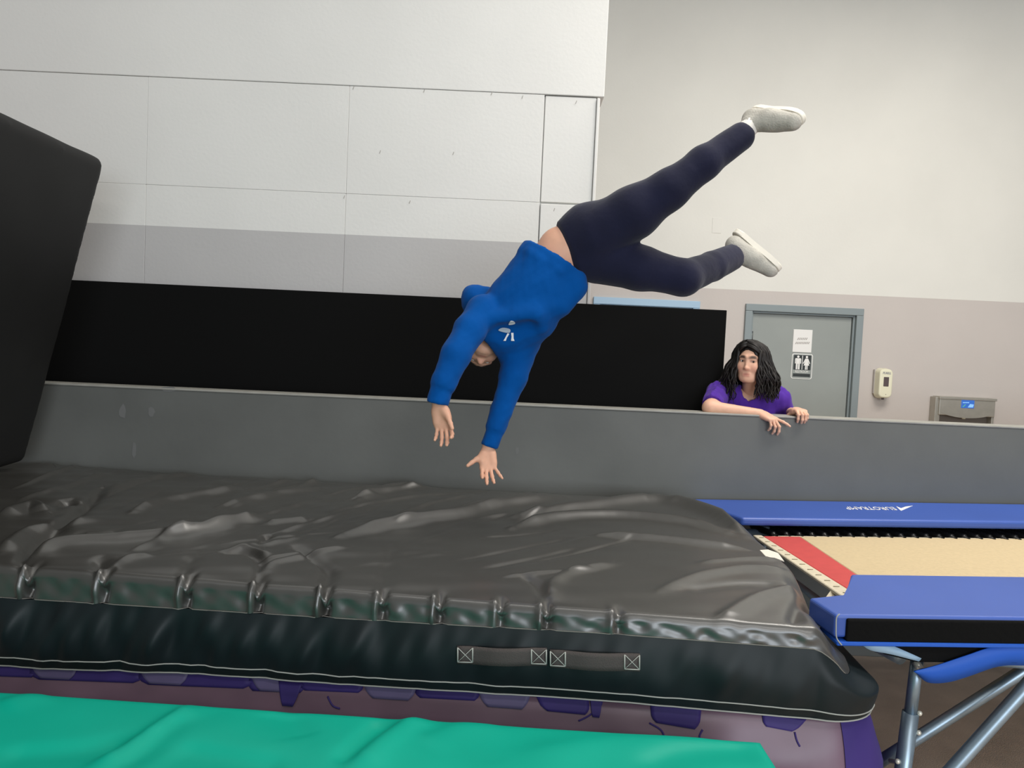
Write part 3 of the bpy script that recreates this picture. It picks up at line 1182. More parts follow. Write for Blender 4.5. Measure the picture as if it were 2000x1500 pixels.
# ------------------------------------------------------------------ purple air cushion under it
ab = empty('air_cushion', (-0.8, 3.2, 0))
tag(ab, 'purple inflatable air cushion under the black landing mattress', 'inflatable')


def cushion_outline(off, n=40):
    """rounded rectangle following the mattress, pushed out by off"""
    xs = [FL + np.array([-.1, -.02]), FR + np.array([.10, .02]), BR + np.array([.03, -.0]), BL + np.array([-.1, 0])]
    R_ = .20
    pts = []
    for k in range(4):
        a_, b_, c_ = xs[k - 1], xs[k], xs[(k + 1) % 4]
        d1 = (a_ - b_) / np.linalg.norm(a_ - b_)
        d2 = (c_ - b_) / np.linalg.norm(c_ - b_)
        cc = b_ + (d1 + d2) * R_
        for q in range(13):
            an = q / 12 * math.pi / 2
            pts.append(cc - d2 * R_ * math.cos(an) * 1.0 - d1 * R_ * math.sin(an))
    pts = np.array(pts)
    # subdivide the straight runs
    out = []
    for i in range(len(pts)):
        p0, p1 = pts[i], pts[(i + 1) % len(pts)]
        m_ = max(1, int(np.linalg.norm(p1 - p0) / .03))
        for q in range(m_):
            out.append(p0 + (p1 - p0) * q / m_)
    out = np.array(out)
    t_ = np.roll(out, -3, 0) - np.roll(out, 3, 0)
    nn = np.c_[t_[:, 1], -t_[:, 0]]
    nn /= np.linalg.norm(nn, axis=1)[:, None]
    return out, nn


co, cn = cushion_outline(0)
CTX = hem_z(co[:, 0]) - .001
cv_, cf_ = [], []
nzr = 20
limit_y = YB - .012


def cushion_row(t):
    z = CTX * t
    bul = .075 * math.sin(math.pi * min(max((t - .0) / 1.0, 0), 1)) ** .8 - .02
    b_ = bul + .010 * nz(np.c_[co * 3, z * 5], 3.0, 2.0) * math.sin(math.pi * t)
    p_ = co + cn * b_[:, None]
    p_[:, 1] = np.minimum(p_[:, 1], limit_y)
    return np.c_[p_, z]


nc = len(co)
for k in range(nzr + 1):
    cv_.append(cushion_row(k / nzr))
    if k:
        a_ = (k - 1) * nc + np.arange(nc)
        cf_.append(np.stack([a_, np.roll(a_, -1), np.roll(a_, -1) + nc, a_ + nc], -1))
CVV = np.concatenate(cv_)
CFF = np.concatenate(cf_)
topc = list(range(nzr * nc, (nzr + 1) * nc))
cush = pyd('cushion_body', CVV, [tuple(f) for f in CFF] + [tuple(topc), tuple(range(nc - 1, -1, -1))], M_MAUVE, ab, smooth=True)
bvh_c = BVHTree.FromPolygons([Vector(v) for v in CVV], [tuple(int(i) for i in f) for f in CFF])


def on_cush(px, py, off):
    d = Vector(ray(px, py)).normalized()
    hit, nrm, _, _ = bvh_c.ray_cast(Vector(cC), d)
    if hit is None:
        return None
    return np.array(hit + nrm.normalized() * off if nrm.dot(d) < 0 else hit - nrm.normalized() * off)


def patch(name, poly, m, off=.004):
    """vinyl patch welded on the cushion: outline measured on the photo, laid on the bulging face"""
    poly = [np.array(q, float) for q in poly]
    (a0, b0, c0, d0) = poly[:4]
    nx, ny = 12, 6
    vs, fs = [], []
    for i in range(nx + 1):
        for j in range(ny + 1):
            u_, v_ = i / nx, j / ny
            # superellipse soften of lower corners
            u_ = .5 + (u_ - .5) * (1 - .20 * max(0, (v_ - .55) / .45) ** 2)
            q = (a0 * (1 - u_) + b0 * u_) * (1 - v_) + (d0 * (1 - u_) + c0 * u_) * v_
            h_ = on_cush(q[0], q[1], off)
            while h_ is None:
                q = q + np.array([0, 2.0])
                h_ = on_cush(q[0], q[1], off)
            vs.append(h_)
    for i in range(nx):
        for j in range(ny):
            k_ = i * (ny + 1) + j
            fs.append((k_, k_ + 1, k_ + ny + 2, k_ + ny + 1))
    o = pyd(name, vs, fs, m, ab, smooth=True)
    so = o.modifiers.new('thick', 'SOLIDIFY')
    so.thickness = .0015
    so.offset = -1
    return o


def hem_px(x):
    return np.interp(x, [0, 400, 800, 1200, 1640], [1306, 1322, 1342, 1366, 1388])


# dark violet band showing between the paler tabs
for x0, x1, dy in [(0, 62, 20), (62, 275, 24), (275, 490, 26), (490, 590, 30), (590, 705, 22), (815, 932, 26)]:
    patch('violet_strip', [(x0, hem_px(x0) - 14), (x1, hem_px(x1) - 14), (x1 + 8, hem_px(x1) + dy * .75), (x0 - 8, hem_px(x0) + dy * .75)], M_VIOLET, .0022)
for x0, x1, dy in [(60, 155, 16), (272, 372, 18), (488, 578, 22), (706, 818, 26), (930, 1040, 30)]:
    patch('pale_tab', [(x0, hem_px(x0) - 14), (x1, hem_px(x1) - 14), (x1 - 12, hem_px(x1) + dy), (x0 + 14, hem_px(x0) + dy)], M_VIOLETL, .0045)
for poly in [[(1045, 1355), (1150, 1362), (1152, 1397), (1060, 1388)], [(1270, 1374), (1370, 1380), (1366, 1426), (1272, 1410)], [(1488, 1392), (1575, 1405), (1552, 1430), (1490, 1418)]]:
    patch('violet_patch', poly, M_VIOLET, .004)
for poly in [[(545, 1330), (592, 1333), (575, 1380), (550, 1378)], [(1152, 1362), (1176, 1366), (1172, 1402), (1156, 1400)]]:
    patch('violet_patch', poly, M_VIOLET, .0060)
for pl in ([(1372, 1425), (1366, 1440), (1378, 1452)], [(1552, 1430), (1556, 1446), (1562, 1458)], [(1130, 1408), (1150, 1398), (1172, 1380), (1176, 1368)], [(640, 1360), (650, 1378), (664, 1384)], [(1268, 1412), (1290, 1425), (1298, 1440)]):
    q = [on_cush(x, y, .001) for x, y in pl]
    if all(v is not None for v in q):
        tube('weld_line', catmull(q, 4), .003, M_VIOLET, ab, n=6)
# right hand corner skin: light through the translucent vinyl's edge painted violet
gv, gf = [], []
sel = [i for i in range(nc) if co[i, 0] > 1.02 and co[i, 1] < 4.1]
sel.sort(key=lambda i: co[i, 1] + (0 if co[i, 0] > 1.1 else 0))
rows_ = [cushion_row(k / nzr) + np.c_[cn, np.zeros(nc)] * .004 for k in range(nzr + 1)]
for k in range(nzr + 1):
    for i in sel:
        gv.append(rows_[k][i])
for k in range(nzr):
    for j in range(len(sel) - 1):
        a_ = k * len(sel) + j
        gf.append((a_, a_ + 1, a_ + len(sel) + 1, a_ + len(sel)))
pyd('painted_edge_tint', gv, gf, M_VIOLET, ab, smooth=True)

# ------------------------------------------------------------------ green mat in the foreground
ZG = 0.620
gl0, gl1 = PZ(0, 1345, ZG)[:2], PZ(1440, 1440, ZG)[:2]
gsl = (gl1[1] - gl0[1]) / (gl1[0] - gl0[0])


def gy(x):
    return gl0[1] + gsl * (x - gl0[0])


gxr0 = PZ(1492, 1446, ZG)[:2]
gxr1 = PZ(1530, 1500, ZG)[:2]
NX, NY = 260, 90
gx0 = -2.4
V = []
x1e = gxr0[0]
for i in range(NX + 1):
    for j in range(NY + 1):
        u_, v_ = i / NX, j / NY
        x = gx0 + (x1e - gx0) * u_
        y = .95 + (gy(x) - .95) * v_
        # right edge follows the measured side
        x = x + u_ ** 8 * (gxr1[0] - gxr0[0]) * (1 - v_) * 2
        # soft cut back corner
        V.append((x, y, ZG))
V = np.array(V)
U_, V_ = np.meshgrid(np.linspace(0, 1, NX + 1), np.linspace(0, 1, NY + 1), indexing='ij')
U_, V_ = U_.ravel(), V_.ravel()
dedge = np.minimum(np.minimum(U_, 1 - U_) * 3.1, np.minimum(V_, 1 - V_) * 1.15)
p3 = V.copy()
GW = [([(180, 1500), (290, 1435), (380, 1375)], .010, .035), ([(230, 1500), (330, 1420), (350, 1400)], -.008, .03), ([(690, 1500), (760, 1440), (830, 1395)], .013, .045), ([(660, 1490), (720, 1430), (760, 1400)], -.009, .035),
      ([(0, 1470), (150, 1460), (260, 1440)], -.008, .05), ([(340, 1460), (460, 1480), (560, 1495)], -.007, .05), ([(560, 1380), (580, 1410), (600, 1440)], -.005, .05),
      ([(820, 1455), (900, 1420), (960, 1400)], .006, .05), ([(1010, 1480), (1200, 1450), (1420, 1440)], .006, .07), ([(0, 1380), (90, 1352)], .006, .05), ([(1250, 1500), (1330, 1470), (1480, 1460)], -.006, .05)]
zz = np.zeros(len(V))
for pl, h_, w_ in GW:
    d_, s_, t_ = seg_dist(V[:, :2], catmull([xy(*q, ZG) for q in pl], 4))
    zz += 1.7 * h_ * np.clip(np.minimum(t_, 1 - t_) * 5 + .3, 0, 1) * np.exp(-(d_ / np.where(s_ > 0, w_ * .7, w_ * 1.3)) ** 2)
zz += .004 * nz(p3 * np.array([1, 2, 1]), 3.0, 7.0) + .002 * nz(p3, 9.0, 3.0)
re = .03
zz = zz * np.clip(dedge / .05, 0.2, 1) - re * (1 - np.sqrt(np.clip(1 - (1 - np.clip(dedge / re, 0, 1)) ** 2, 0, 1)))
V[:, 2] += zz
grid = np.arange((NX + 1) * (NY + 1)).reshape(NX + 1, NY + 1)
F = np.stack([grid[:-1, :-1], grid[1:, :-1], grid[1:, 1:], grid[:-1, 1:]], -1).reshape(-1, 4)
loopg = np.concatenate([grid[:, 0], grid[-1, 1:], grid[-2::-1, -1], grid[0, -2:0:-1]])
Bg = V[loopg]
Vg, Fg, prev, base = [V], [F], loopg, len(V)
for z_ in (.5, .3, .1, 0.0):
    r_ = Bg.copy()
    r_[:, 2] = z_
    Vg.append(r_)
    cur = base + np.arange(len(loopg))
    Fg.append(np.stack([prev, cur, np.roll(cur, -1), np.roll(prev, -1)], -1))
    prev = cur
    base += len(loopg)
gm = empty('crash_mat', (-.8, 1.5, 0))
tag(gm, 'shiny teal green vinyl crash mat in the foreground', 'mat')
meshobj('mat_cover', np.concatenate(Vg), np.concatenate(Fg), M_GREEN, gm)

# ------------------------------------------------------------------ upright black pad on the left
TF, BF = P(207, 318, 4.10), P(58, 892, 4.10)
TF[2] += .0
ux = TF - BF
far_bot = BF - ux * 0.03
near = np.array([.10, -2.0, 0])
NP_, NQ = 30, 40
pv = []
tn = unit(np.cross(ux, np.array([0.05, -1, 0])))
if tn[0] < 0:
    tn = -tn
TH = 0.34


def padpoint(a_, b_, c_):
    return far_bot + (TF - far_bot) * b_ + near * a_ - tn * TH * c_


S = SDF((-3.3, 1.9, 0.75), (-1.6, 4.35, 2.8), 0.02)
sl, p = S.sub(S.lo, S.lo + S.n * S.h)
e_u = unit(TF - far_bot)
e_n = unit(near)
e_t = unit(np.cross(e_u, e_n))
if e_t[0] < 0:
    e_t = -e_t
cen = far_bot + (TF - far_bot) / 2 + near / 2 - e_t * TH / 2
hb = np.array([np.linalg.norm(TF - far_bot) / 2, np.linalg.norm(near) / 2, TH / 2])
q = np.stack([(p - cen) @ e_u, (p - cen) @ e_n, (p - cen) @ e_t], -1)
puff = .018 * np.cos(np.clip(q[..., 0] / hb[0], -1, 1) * math.pi / 2) * np.cos(np.clip(q[..., 1] / hb[1], -1, 1) * math.pi / 2)
rad_ = .045
dd = np.abs(q) - (hb - rad_)
dd[..., 2] -= puff
S.v[sl] = (np.linalg.norm(np.maximum(dd, 0), axis=-1) + np.minimum(dd.max(-1), 0) - rad_).astype(np.float32)
Vp, Fp = S.mesh(1)
sp = empty('wall_pad', tuple(far_bot))
tag(sp, 'tall leaning black padded slab at the left end of the landing mattress', 'padding')
Vp = folds(Vp, Fp, .004, 3.0, 1.0)
meshobj('pad_cover', Vp, Fp, M_VINYLD, sp)
None and tube('edge_piping', catmull([far_bot + e_t * .002 - e_n * .0 + (TF - far_bot) * t + e_n * .03 for t in (.0, .3, .6, .94)], 6), .006, M_VINYLD, sp, n=6)

# ------------------------------------------------------------------ double mini trampoline on the right
TZ = .868
TS = .030
tr = empty('trampoline', (2.2, 3.3, 0))
tag(tr, 'low trampoline with blue frame pads, cream bed and red end band', 'trampoline')


def PT(x, y, dz=0.0):
    """ray hits the gently rising trampoline plane"""
    d = ray(x, y)
    # z = TZ+dz+TS*(X-1.1)
    k = (TZ + dz - TS * 1.1 - CAM_H) / (d[2] - TS * d[0])
    return cC + d * k


def tz(x, dz=0.0):
    return TZ + dz + TS * (x - 1.1)


def tp(x, y, dz=0.0):
    return np.array([x, y, tz(x, dz)])


XE = 4.1
# pads
nf = PT(1632, 1201)
ni = PT(1662, 1121)
nE = PT(1580, 1167)
nF = PT(1654, 1164)
y_f, y_i = nf[1], ni[1]
near_poly = [tp(nf[0], y_f), tp(XE, y_f + .02), tp(XE, y_i + .02), tp(ni[0], y_i), tp(nF[0], nF[1]), tp(nE[0], nE[1])]
pad_n = empty('near_pad', (2.2, 2.6, .8))
adopt(pad_n, tr)
pad_n['label'] = 'blue vinyl frame pad with black foam edge on the near side'


def slab(name, poly, th, m, parent, bevel=.008, seg=3):
    return prism(name, poly, (0, 0, -th), m, parent, bevel=bevel, seg=seg)


def adopt2(o, par):
    o.parent = par
    o.matrix_parent_inverse = Matrix.Translation(-(Vector(par.location)))
    return o


near_o = slab('pad_cover', near_poly, .075, M_BLUE, None, bevel=.010)
# make the pads parts directly: near_pad mesh with sub-parts
bpy.data.objects.remove(pad_n)
near_o.name = 'frame_pad'
adopt(near_o, tr)
near_o['label'] = 'blue vinyl frame pad with black foam front on the near side'


def child(o, par):
    """sub part: parent is a mesh whose own data are in world coordinates"""
    o.parent = par
    return o


# front foam strip, open vinyl lips
x0f = nf[0] + .035
foam = prism('foam_strip', [tp(x0f, y_f - .012, -.010), tp(XE, y_f + .008, -.010), tp(XE, y_f + .008, -.083), tp(x0f, y_f - .012, -.083)], (0, .03, 0), M_FOAM, None, bevel=.006)
child(foam, near_o)
lip = prism('vinyl_lip', [tp(nf[0] + .005, y_f - .014, -.082), tp(XE, y_f + .006, -.082), tp(XE, y_f + .006, -.094), tp(nf[0] + .005, y_f - .014, -.096)], (0, .14, 0), M_BLUED, None, bevel=.003, seg=1)
child(lip, near_o)
under = prism('under_foam', [tp(x0f + .09, y_f + .02, -.090), tp(XE, y_f + .04, -.090), tp(XE, y_f + .04, -.145), tp(1.35, y_f + .02, -.160), tp(1.24, y_f + .02, -.135)], (0, .18, 0), M_FOAM, None, bevel=.006)
child(under, near_o)
# hanging blue flap
fv, ff = [], []
top_px = [(1785, 1312), (1830, 1300), (1890, 1280), (1940, 1264), (2000, 1258), (2080, 1262), (2200, 1270)]
bot_px = [(1788, 1314), (1812, 1333), (1850, 1333), (1890, 1322), (1950, 1302), (2000, 1300), (2080, 1302)]
ta = catmull([P(x, y, y_f + .005) for x, y in top_px], 5)
tb_ = catmull([P(x, y, y_f + .03) for x, y in bot_px] , 5)
m_ = min(len(ta), len(tb_))
for i in range(m_):
    fv += [ta[i], (ta[i] + tb_[i]) / 2 + np.array([0, -.008, 0]), tb_[i]]
for i in range(m_ - 1):
    for j in range(2):
        k_ = i * 3 + j
        ff.append((k_, k_ + 1, k_ + 4, k_ + 3))
flap = pyd('blue_flap', fv, ff, M_BLUED, None, smooth=True)
so = flap.modifiers.new('t', 'SOLIDIFY')
so.thickness = .004
child(flap, near_o)
# thread ring at the torn corner
ring = catmull([P(x, y, y_f - .02) for x, y in ((1640, 1199), (1634, 1206), (1633, 1225), (1634, 1246), (1644, 1260))], 4)
child(tube('corner_thread', ring, .0022, M_STITCH, None, n=6), near_o)

b0 = PT(1382, 981)
f0 = PT(1452, 1013)
yb_, yf_ = YB - .03, PT(1640, 1014)[1]
far_poly = [tp(1.06, yf_ + .30), tp(f0[0], yf_), tp(XE, yf_ + .03), tp(XE, yb_), tp(1.04, yb_)]
far_o = slab('frame_pad', far_poly, .042, M_BLUE, tr, bevel=.014, seg=3)
far_o['label'] = 'blue vinyl frame pad with white lettering against the grey barrier'
# printed word and arrow on the far pad, read from the other side
lc = (PT(1652, 992) + PT(1752, 994)) / 2
wlen = np.linalg.norm(PT(1752, 994) - PT(1652, 992))
tx = text_mesh('lettering', 'EUROTRAMP', .105, M_WHITE, frame_mtx((lc[0], lc[1], tz(lc[0]) + .0015), (-1, 0, -TS), (0, -1, 0)), None, shear=.35, ext=.0006, width=.50)
bb = [v.co.x for v in tx.data.vertices]
sc_ = wlen / (max(bb) - min(bb))
for v in tx.data.vertices:
    v.co.x = lc[0] + (v.co.x - lc[0]) * sc_
child(tx, far_o)
ar = [PT(x, y) for x, y in ((1750, 989), (1757, 996), (1760, 998), (1783, 988), (1768, 990), (1760, 993))]
child(prism('arrow_mark', [(q[0], q[1], tz(q[0]) + .0006) for q in ar], (0, 0, .001), M_WHITE, None), far_o)

# bed, red band and webbing edge
BZ = -.088
b_fl = PT(1500, 1046, BZ)
b_nl = PT(1655, 1152, BZ)
ybf = PT(1560, 1048, BZ)[1]
ybn = y_i - .30
xl = (b_fl[0] + b_nl[0]) / 2


def quad_strip(name, pts, th, m, bevel=.003):
    return prism(name, [tp(x, y, BZ) for x, y in pts], (0, 0, -th), m, tr, bevel=bevel, seg=1)


red_f = PT(1566, 1050, BZ)
red_n = PT(1700, 1120, BZ)
quad_strip('trampoline_bed', [(red_f[0], ybn), (XE, ybn + .02), (XE, ybf + .05), (red_f[0], ybf)], .006, M_BED)
wl_f, wl_n = PT(1468, 1043, BZ), PT(1627, 1152, BZ)
wr_f, wr_n = PT(1490, 1047, BZ), PT(1655, 1150, BZ)


def lin(a_, b_, y_):
    return a_[0] + (b_[0] - a_[0]) * (y_ - a_[1]) / (b_[1] - a_[1])


quad_strip('red_band', [(lin(wr_f, wr_n, ybn) + .002, ybn), (red_f[0] - .001, ybn), (red_f[0] - .001, ybf), (lin(wr_f, wr_n, ybf) + .002, ybf)], .006, M_RED)
e0 = quad_strip('end_webbing', [(lin(wl_f, wl_n, ybn), ybn), (lin(wr_f, wr_n, ybn), ybn), (lin(wr_f, wr_n, ybf), ybf + .02), (lin(wl_f, wl_n, ybf), ybf + .02)], .014, M_WEB)
for k in range(16):
    y = ybn + (ybf - ybn) * (k + .5) / 16
    q = tp((lin(wl_f, wl_n, y) + lin(wr_f, wr_n, y)) / 2, y, BZ + .0015)
    child(box('webbing_stitch', q - np.array([.012, .0016, .001]), q + np.array([.012, .0016, .0010]), mat('dark_thread', srgb(150, 140, 118), .8)), e0)
# loose pale straps at the near corner
for (a_, b_) in (((1632, 1150), (1618, 1170)), ((1646, 1150), (1640, 1176))):
    pa_, pb_ = PT(*a_, BZ - .005), PT(*b_, BZ - .03)
    w_ = np.array([.014, 0, 0])
    prism('corner_strap', [pa_ - w_, pa_ + w_, pb_ + w_, pb_ - w_], (0, .004, -.003), M_WEB, tr)
# springs along the far side, each a small coil
def spring_mesh():
    vs, fs = [], []
    prof = [(0, .004), (.02, .004)]
    n_ = 11
    for k in range(n_):
        prof += [(.024 + k * .018, .012), (.033 + k * .018, .0175)]
    prof += [(.024 + n_ * .018, .012), (.25, .004)]
    m2 = 8
    for (y, r) in prof:
        for k in range(m2):
            an = 2 * math.pi * k / m2
            vs.append((r * math.cos(an), y, r * math.sin(an)))
    for i in range(len(prof) - 1):
        for k in range(m2):
            a2 = i * m2 + k
            b2 = i * m2 + (k + 1) % m2
            fs.append((a2, a2 + m2, b2 + m2, b2))
    me = bpy.data.meshes.new('spring')
    me.from_pydata(vs, [], fs)
    me.update()
    me.polygons.foreach_set('use_smooth', [True] * len(me.polygons))
    me.materials.append(M_SPRING)
    return me


sm = spring_mesh()
x = xl + .03
while x < XE - .1:
    o = bpy.data.objects.new('spring', sm)
    COL.objects.link(o)
    o.location = tp(x, ybf + .002, BZ + .002)
    o.rotation_euler = (math.radians(-1), 0, math.radians(16))
    adopt(o, tr)
    x += .064
# bed edge webbing with hooks line
quad_strip('side_webbing', [(red_f[0], ybf - .0), (XE, ybf + .05), (XE, ybf + .062), (xl, ybf + .012)], .010, M_WEB)

# frame tubes
RF = .030
zf = -.120
x_l = 1.235
rail_n, rail_f = y_f + .12, yf_ + .14
tube('frame_rail', [tp(1.42, rail_n + .0, zf - .035), tp(XE, rail_n + .02, zf - .035)], RF, M_GALV, tr, n=16)
tube('frame_rail', [tp(1.10, rail_f, zf), tp(XE, rail_f + .03, zf)], RF, M_GALV, tr, n=16)
tube('end_rail', [tp(1.40, rail_n + .10, zf - .10), tp(1.34, rail_n + .3, zf - .10), tp(1.26, rail_f, zf - .08)], RF, M_GALV, tr, n=16)
# pale corner brace seen under the torn pad
cbp = [P(1680, 1256, y_f + .005), P(1700, 1270, y_f + .005), P(1740, 1278, y_f + .01), P(1795, 1292, y_f + .02)]
cb2 = [P(1690, 1240, y_f + .005), P(1712, 1252, y_f + .005), P(1745, 1262, y_f + .01), P(1800, 1286, y_f + .02)]
cvv, cff = [], []
ca, cbb = catmull(cbp, 4), catmull(cb2, 4)
for a_, b_ in zip(ca, cbb):
    cvv += [a_, b_]
for i in range(len(ca) - 1):
    cff.append((2 * i, 2 * i + 2, 2 * i + 3, 2 * i + 1))
o = pyd('corner_bracket', cvv, cff, M_FRAMEB, tr, smooth=True)
so = o.modifiers.new('t', 'SOLIDIFY')
so.thickness = .006
# leg, sleeve and braces
DL = y_f + .08
lt, lb = P(1792, 1290, DL), P(1764, 1500, DL)
dl = lb - lt
k0 = lb + dl * ((0.0 - lb[2]) / dl[2])
k0[2] = 0.012
ls = lt + dl * .50
tube('leg_tube', [lt + np.array([0, 0, .03]), ls], .020, M_GALV, tr, n=16)
tube('leg_sleeve', [ls - dl * .02, k0], .0262, M_GALV, tr, n=16)
tube('leg_foot', [k0 - np.array([0, 0, .012]), k0 + np.array([0, 0, .03])], .036, M_FOAM, tr, n=16)
tube('leg_cap', [P(1788, 1292, DL - .012), P(1797, 1306, DL - .026)], .012, M_BOLT, tr, n=10)
for (px_, py_) in ((1796, 1393), (1794, 1431), (1753, 1487), (1776, 1486)):
    sphere('bolt', P(px_, py_, DL - .015), .0088, M_BOLT, tr, seg=10)
# rail piece showing on the right
tube('frame_rail', [P(1895, 1283, DL - .02), P(2000, 1293, DL - .02), P(2300, 1318, DL - .02)], .022, M_GALV, tr, n=16)
# far diagonal brace passing behind the leg and near diagonal brace
tube('diagonal_brace', [P(2080, 1258, DL + .10), P(1992, 1314, DL + .10), P(1800, 1436, DL + .12), P(1708, 1494, DL + .13)], .021, M_GALV, tr, n=16)
tube('diagonal_brace', [P(2040, 1300, DL - .02), P(1995, 1352, DL - .02), P(1862, 1500, DL - .02), P(1640, 1747, DL - .02)], .0225, M_GALV, tr, n=16)
tube('hinge_pin', [P(1738, 1486, DL + .09), P(1760, 1490, DL + .05)], .008, M_BOLT, tr, n=8)
# supporting legs further along and at the back, same build
for (lx, ly) in ((3.6, DL), (3.6, rail_f), (1.35, rail_f)):
    tube('leg_tube', [(lx, ly, .80), (lx, ly, .40)], .020, M_GALV, tr)
    tube('leg_sleeve', [(lx, ly, .41), (lx, ly, .012)], .0262, M_GALV, tr)
    tube('leg_foot', [(lx, ly, 0), (lx, ly, .04)], .036, M_FOAM, tr)

# ------------------------------------------------------------------ signs, dispenser, fountain
YS = YR + .03
s1 = empty('paper_sign', tuple(P(1565, 665, YS - .004)))
tag(s1, 'white paper sign with faint grey slanted writing on the grey door', 'sign')
a0 = P(1551, 643, YS - .004)
a1 = P(1584, 689, YS - .004)
box('sheet', (a0[0] - .004, YS - .006, a1[2]), (a1[0] + .002, YS - .001, a0[2]), M_SIGNW, s1, bevel=.002, seg=1)
for (row, x0_, x1_) in ((662, 1557, 1577), (670, 1553, 1581)):
    n_ = 6 if row == 662 else 9
    for k in range(n_):
        px_ = x0_ + (x1_ - x0_) * (k + .2) / n_
        q0, q1 = P(px_, row + 2.0, YS - .0065), P(px_ + 2.4, row - 2.2, YS - .0065)
        w_ = np.array([.0045, 0, 0])
        pyd('pen_stroke', [q0 - w_, q0 + w_, q1 + w_, q1 - w_], [(0, 1, 2, 3)], M_INK, s1)
s2 = empty('restroom_sign', tuple(P(1565, 715, YS)))
tag(s2, 'black restroom sign with white man and woman figures on the grey door', 'sign')
a0 = P(1547, 690, YS)
a1 = P(1583, 741, YS)
W0, W1, Z0_, Z1_ = a0[0], a1[0] + .008, a1[2], a0[2]


def rrect(x0_, x1_, z0_, z1_, r_, y_):
    pts = []
    for (cx_, cz_, s_) in ((x1_ - r_, z1_ - r_, 0), (x0_ + r_, z1_ - r_, 1), (x0_ + r_, z0_ + r_, 2), (x1_ - r_, z0_ + r_, 3)):
        for k in range(6):
            an = (s_ + k / 5) * math.pi / 2
            pts.append((cx_ + r_ * math.cos(an), y_, cz_ + r_ * math.sin(an)))
    return pts


prism('sign_border', rrect(W0, W1, Z0_, Z1_, .022, YS - .0005), (0, -.004, 0), M_SIGNW, s2)
prism('sign_ground', rrect(W0 + .007, W1 - .007, Z0_ + .007, Z1_ - .007, .018, YS - .004), (0, -.0025, 0), M_DOOR, s2)
cxm = (W0 + W1) / 2
hw_ = (W1 - W0) / 2 - .018
zt, zbm = Z1_ - .014, Z0_ + .088
prism('sign_face', rrect(cxm - hw_, cxm + hw_, zbm, zt, .006, YS - .006), (0, -.002, 0), M_SIGNK, s2)
yf2 = YS - .0082


def figure(cx_, woman):
    hgt = zt - zbm - .008
    zb_ = zbm + .004
    S_ = hgt / 1.0
    vs = [(cx_ + .085 * S_ * math.cos(k * math.pi / 6), yf2, zb_ + S_ * (.91 + .085 * math.sin(k * math.pi / 6))) for k in range(12)]
    if woman:
        body = [(-.10, .80), (.10, .80), (.26, .45), (.20, .42), (.10, .62), (.20, .30), (.09, .30), (.09, .0), (.015, .0), (.015, .30), (-.015, .30), (-.015, 0), (-.09, 0), (-.09, .30), (-.20, .30), (-.10, .62), (-.20, .42), (-.26, .45)]
    else:
        body = [(-.17, .80), (.17, .80), (.22, .74), (.22, .42), (.155, .42), (.155, .70), (.14, .70), (.14, 0), (.02, 0), (.02, .40), (-.02, .40), (-.02, 0), (-.14, 0), (-.14, .70), (-.155, .70), (-.155, .42), (-.22, .42), (-.22, .74)]
    bs = [(cx_ + a_ * S_, yf2, zb_ + b_ * S_) for a_, b_ in body]
    nm = 'woman_figure' if woman else 'man_figure'
    V_ = vs + bs
    return prism(nm, bs, (0, -.0006, 0), M_SIGNW, s2), prism(nm + '_head', vs, (0, -.0006, 0), M_SIGNW, s2)


figure(cxm - hw_ * .5, False)
figure(cxm + hw_ * .5, True)
box('divider', (cxm - .003, yf2 - .0006, zbm + .004), (cxm + .003, yf2, zt - .004), M_SIGNW, s2)
box('braille_bar', (cxm - hw_, YS - .008, Z0_ + .022), (cxm + hw_, YS - .006, Z0_ + .052), M_SIGNK, s2)
text_mesh('lettering', 'RESTROOM', .034, M_SIGNW, frame_mtx((cxm, YS - .0075, Z0_ + .070), (1, 0, 0), (0, 0, 1)), s2, ext=.0006, width=.72)

ds = empty('soap_dispenser', tuple(P(1724, 750, YR)))
tag(ds, 'cream wall dispenser with dark window beside the grey door', 'dispenser')
a0, a1 = P(1707, 718, YR - .06), P(1743, 779, YR - .06)
cx_, cz_ = (a0[0] + a1[0]) / 2, (a0[2] + a1[2]) / 2
hw2, hh2 = .072, .145
box('back_plate', (cx_ - hw2 * .9 - .012, YR - .035, cz_ - hh2 * .72), (cx_ + hw2 * .8, YR, cz_ + hh2 * .9), mat('grey_plastic', srgb(190, 184, 178), .5), ds, bevel=.006)
bm = bmesh.new()
pp = rrect(cx_ - hw2, cx_ + hw2, cz_ - hh2, cz_ + hh2, .045, YR - .03)
f_ = bm.faces.new([bm.verts.new(q) for q in pp])
r_ = bmesh.ops.extrude_face_region(bm, geom=[f_])
nv = [v for v in r_['geom'] if isinstance(v, bmesh.types.BMVert)]
for v in nv:
    v.co.y -= .085
    v.co.x = cx_ + (v.co.x - cx_) * .86
    v.co.z = cz_ + (v.co.z - cz_) * .93
bev(bm, .012, 3, [e for e in bm.edges if all(v in nv for v in e.verts)])
bmo('housing', bm, M_CREAM, ds, smooth=False)
box('window', (cx_ - .024, YR - .118, cz_ - .028), (cx_ + .026, YR - .112, cz_ + .062), M_DARKW, ds, bevel=.003)
text_mesh('lettering', 'PURELL', .030, M_NAVYINK, frame_mtx((cx_ + .002, YR - .1158, cz_ + .098), (1, 0, 0), (0, 0, 1)), ds, shear=.3, ext=.0006, width=.8)
tube('nozzle', [(cx_, YR - .07, cz_ - hh2 + .01), (cx_, YR - .07, cz_ - hh2 - .012)], .012, M_DARKW, ds)
sphere('indicator', (cx_ + .005, YR - .112, cz_ - .105), .005, M_DARKW, ds, seg=8)

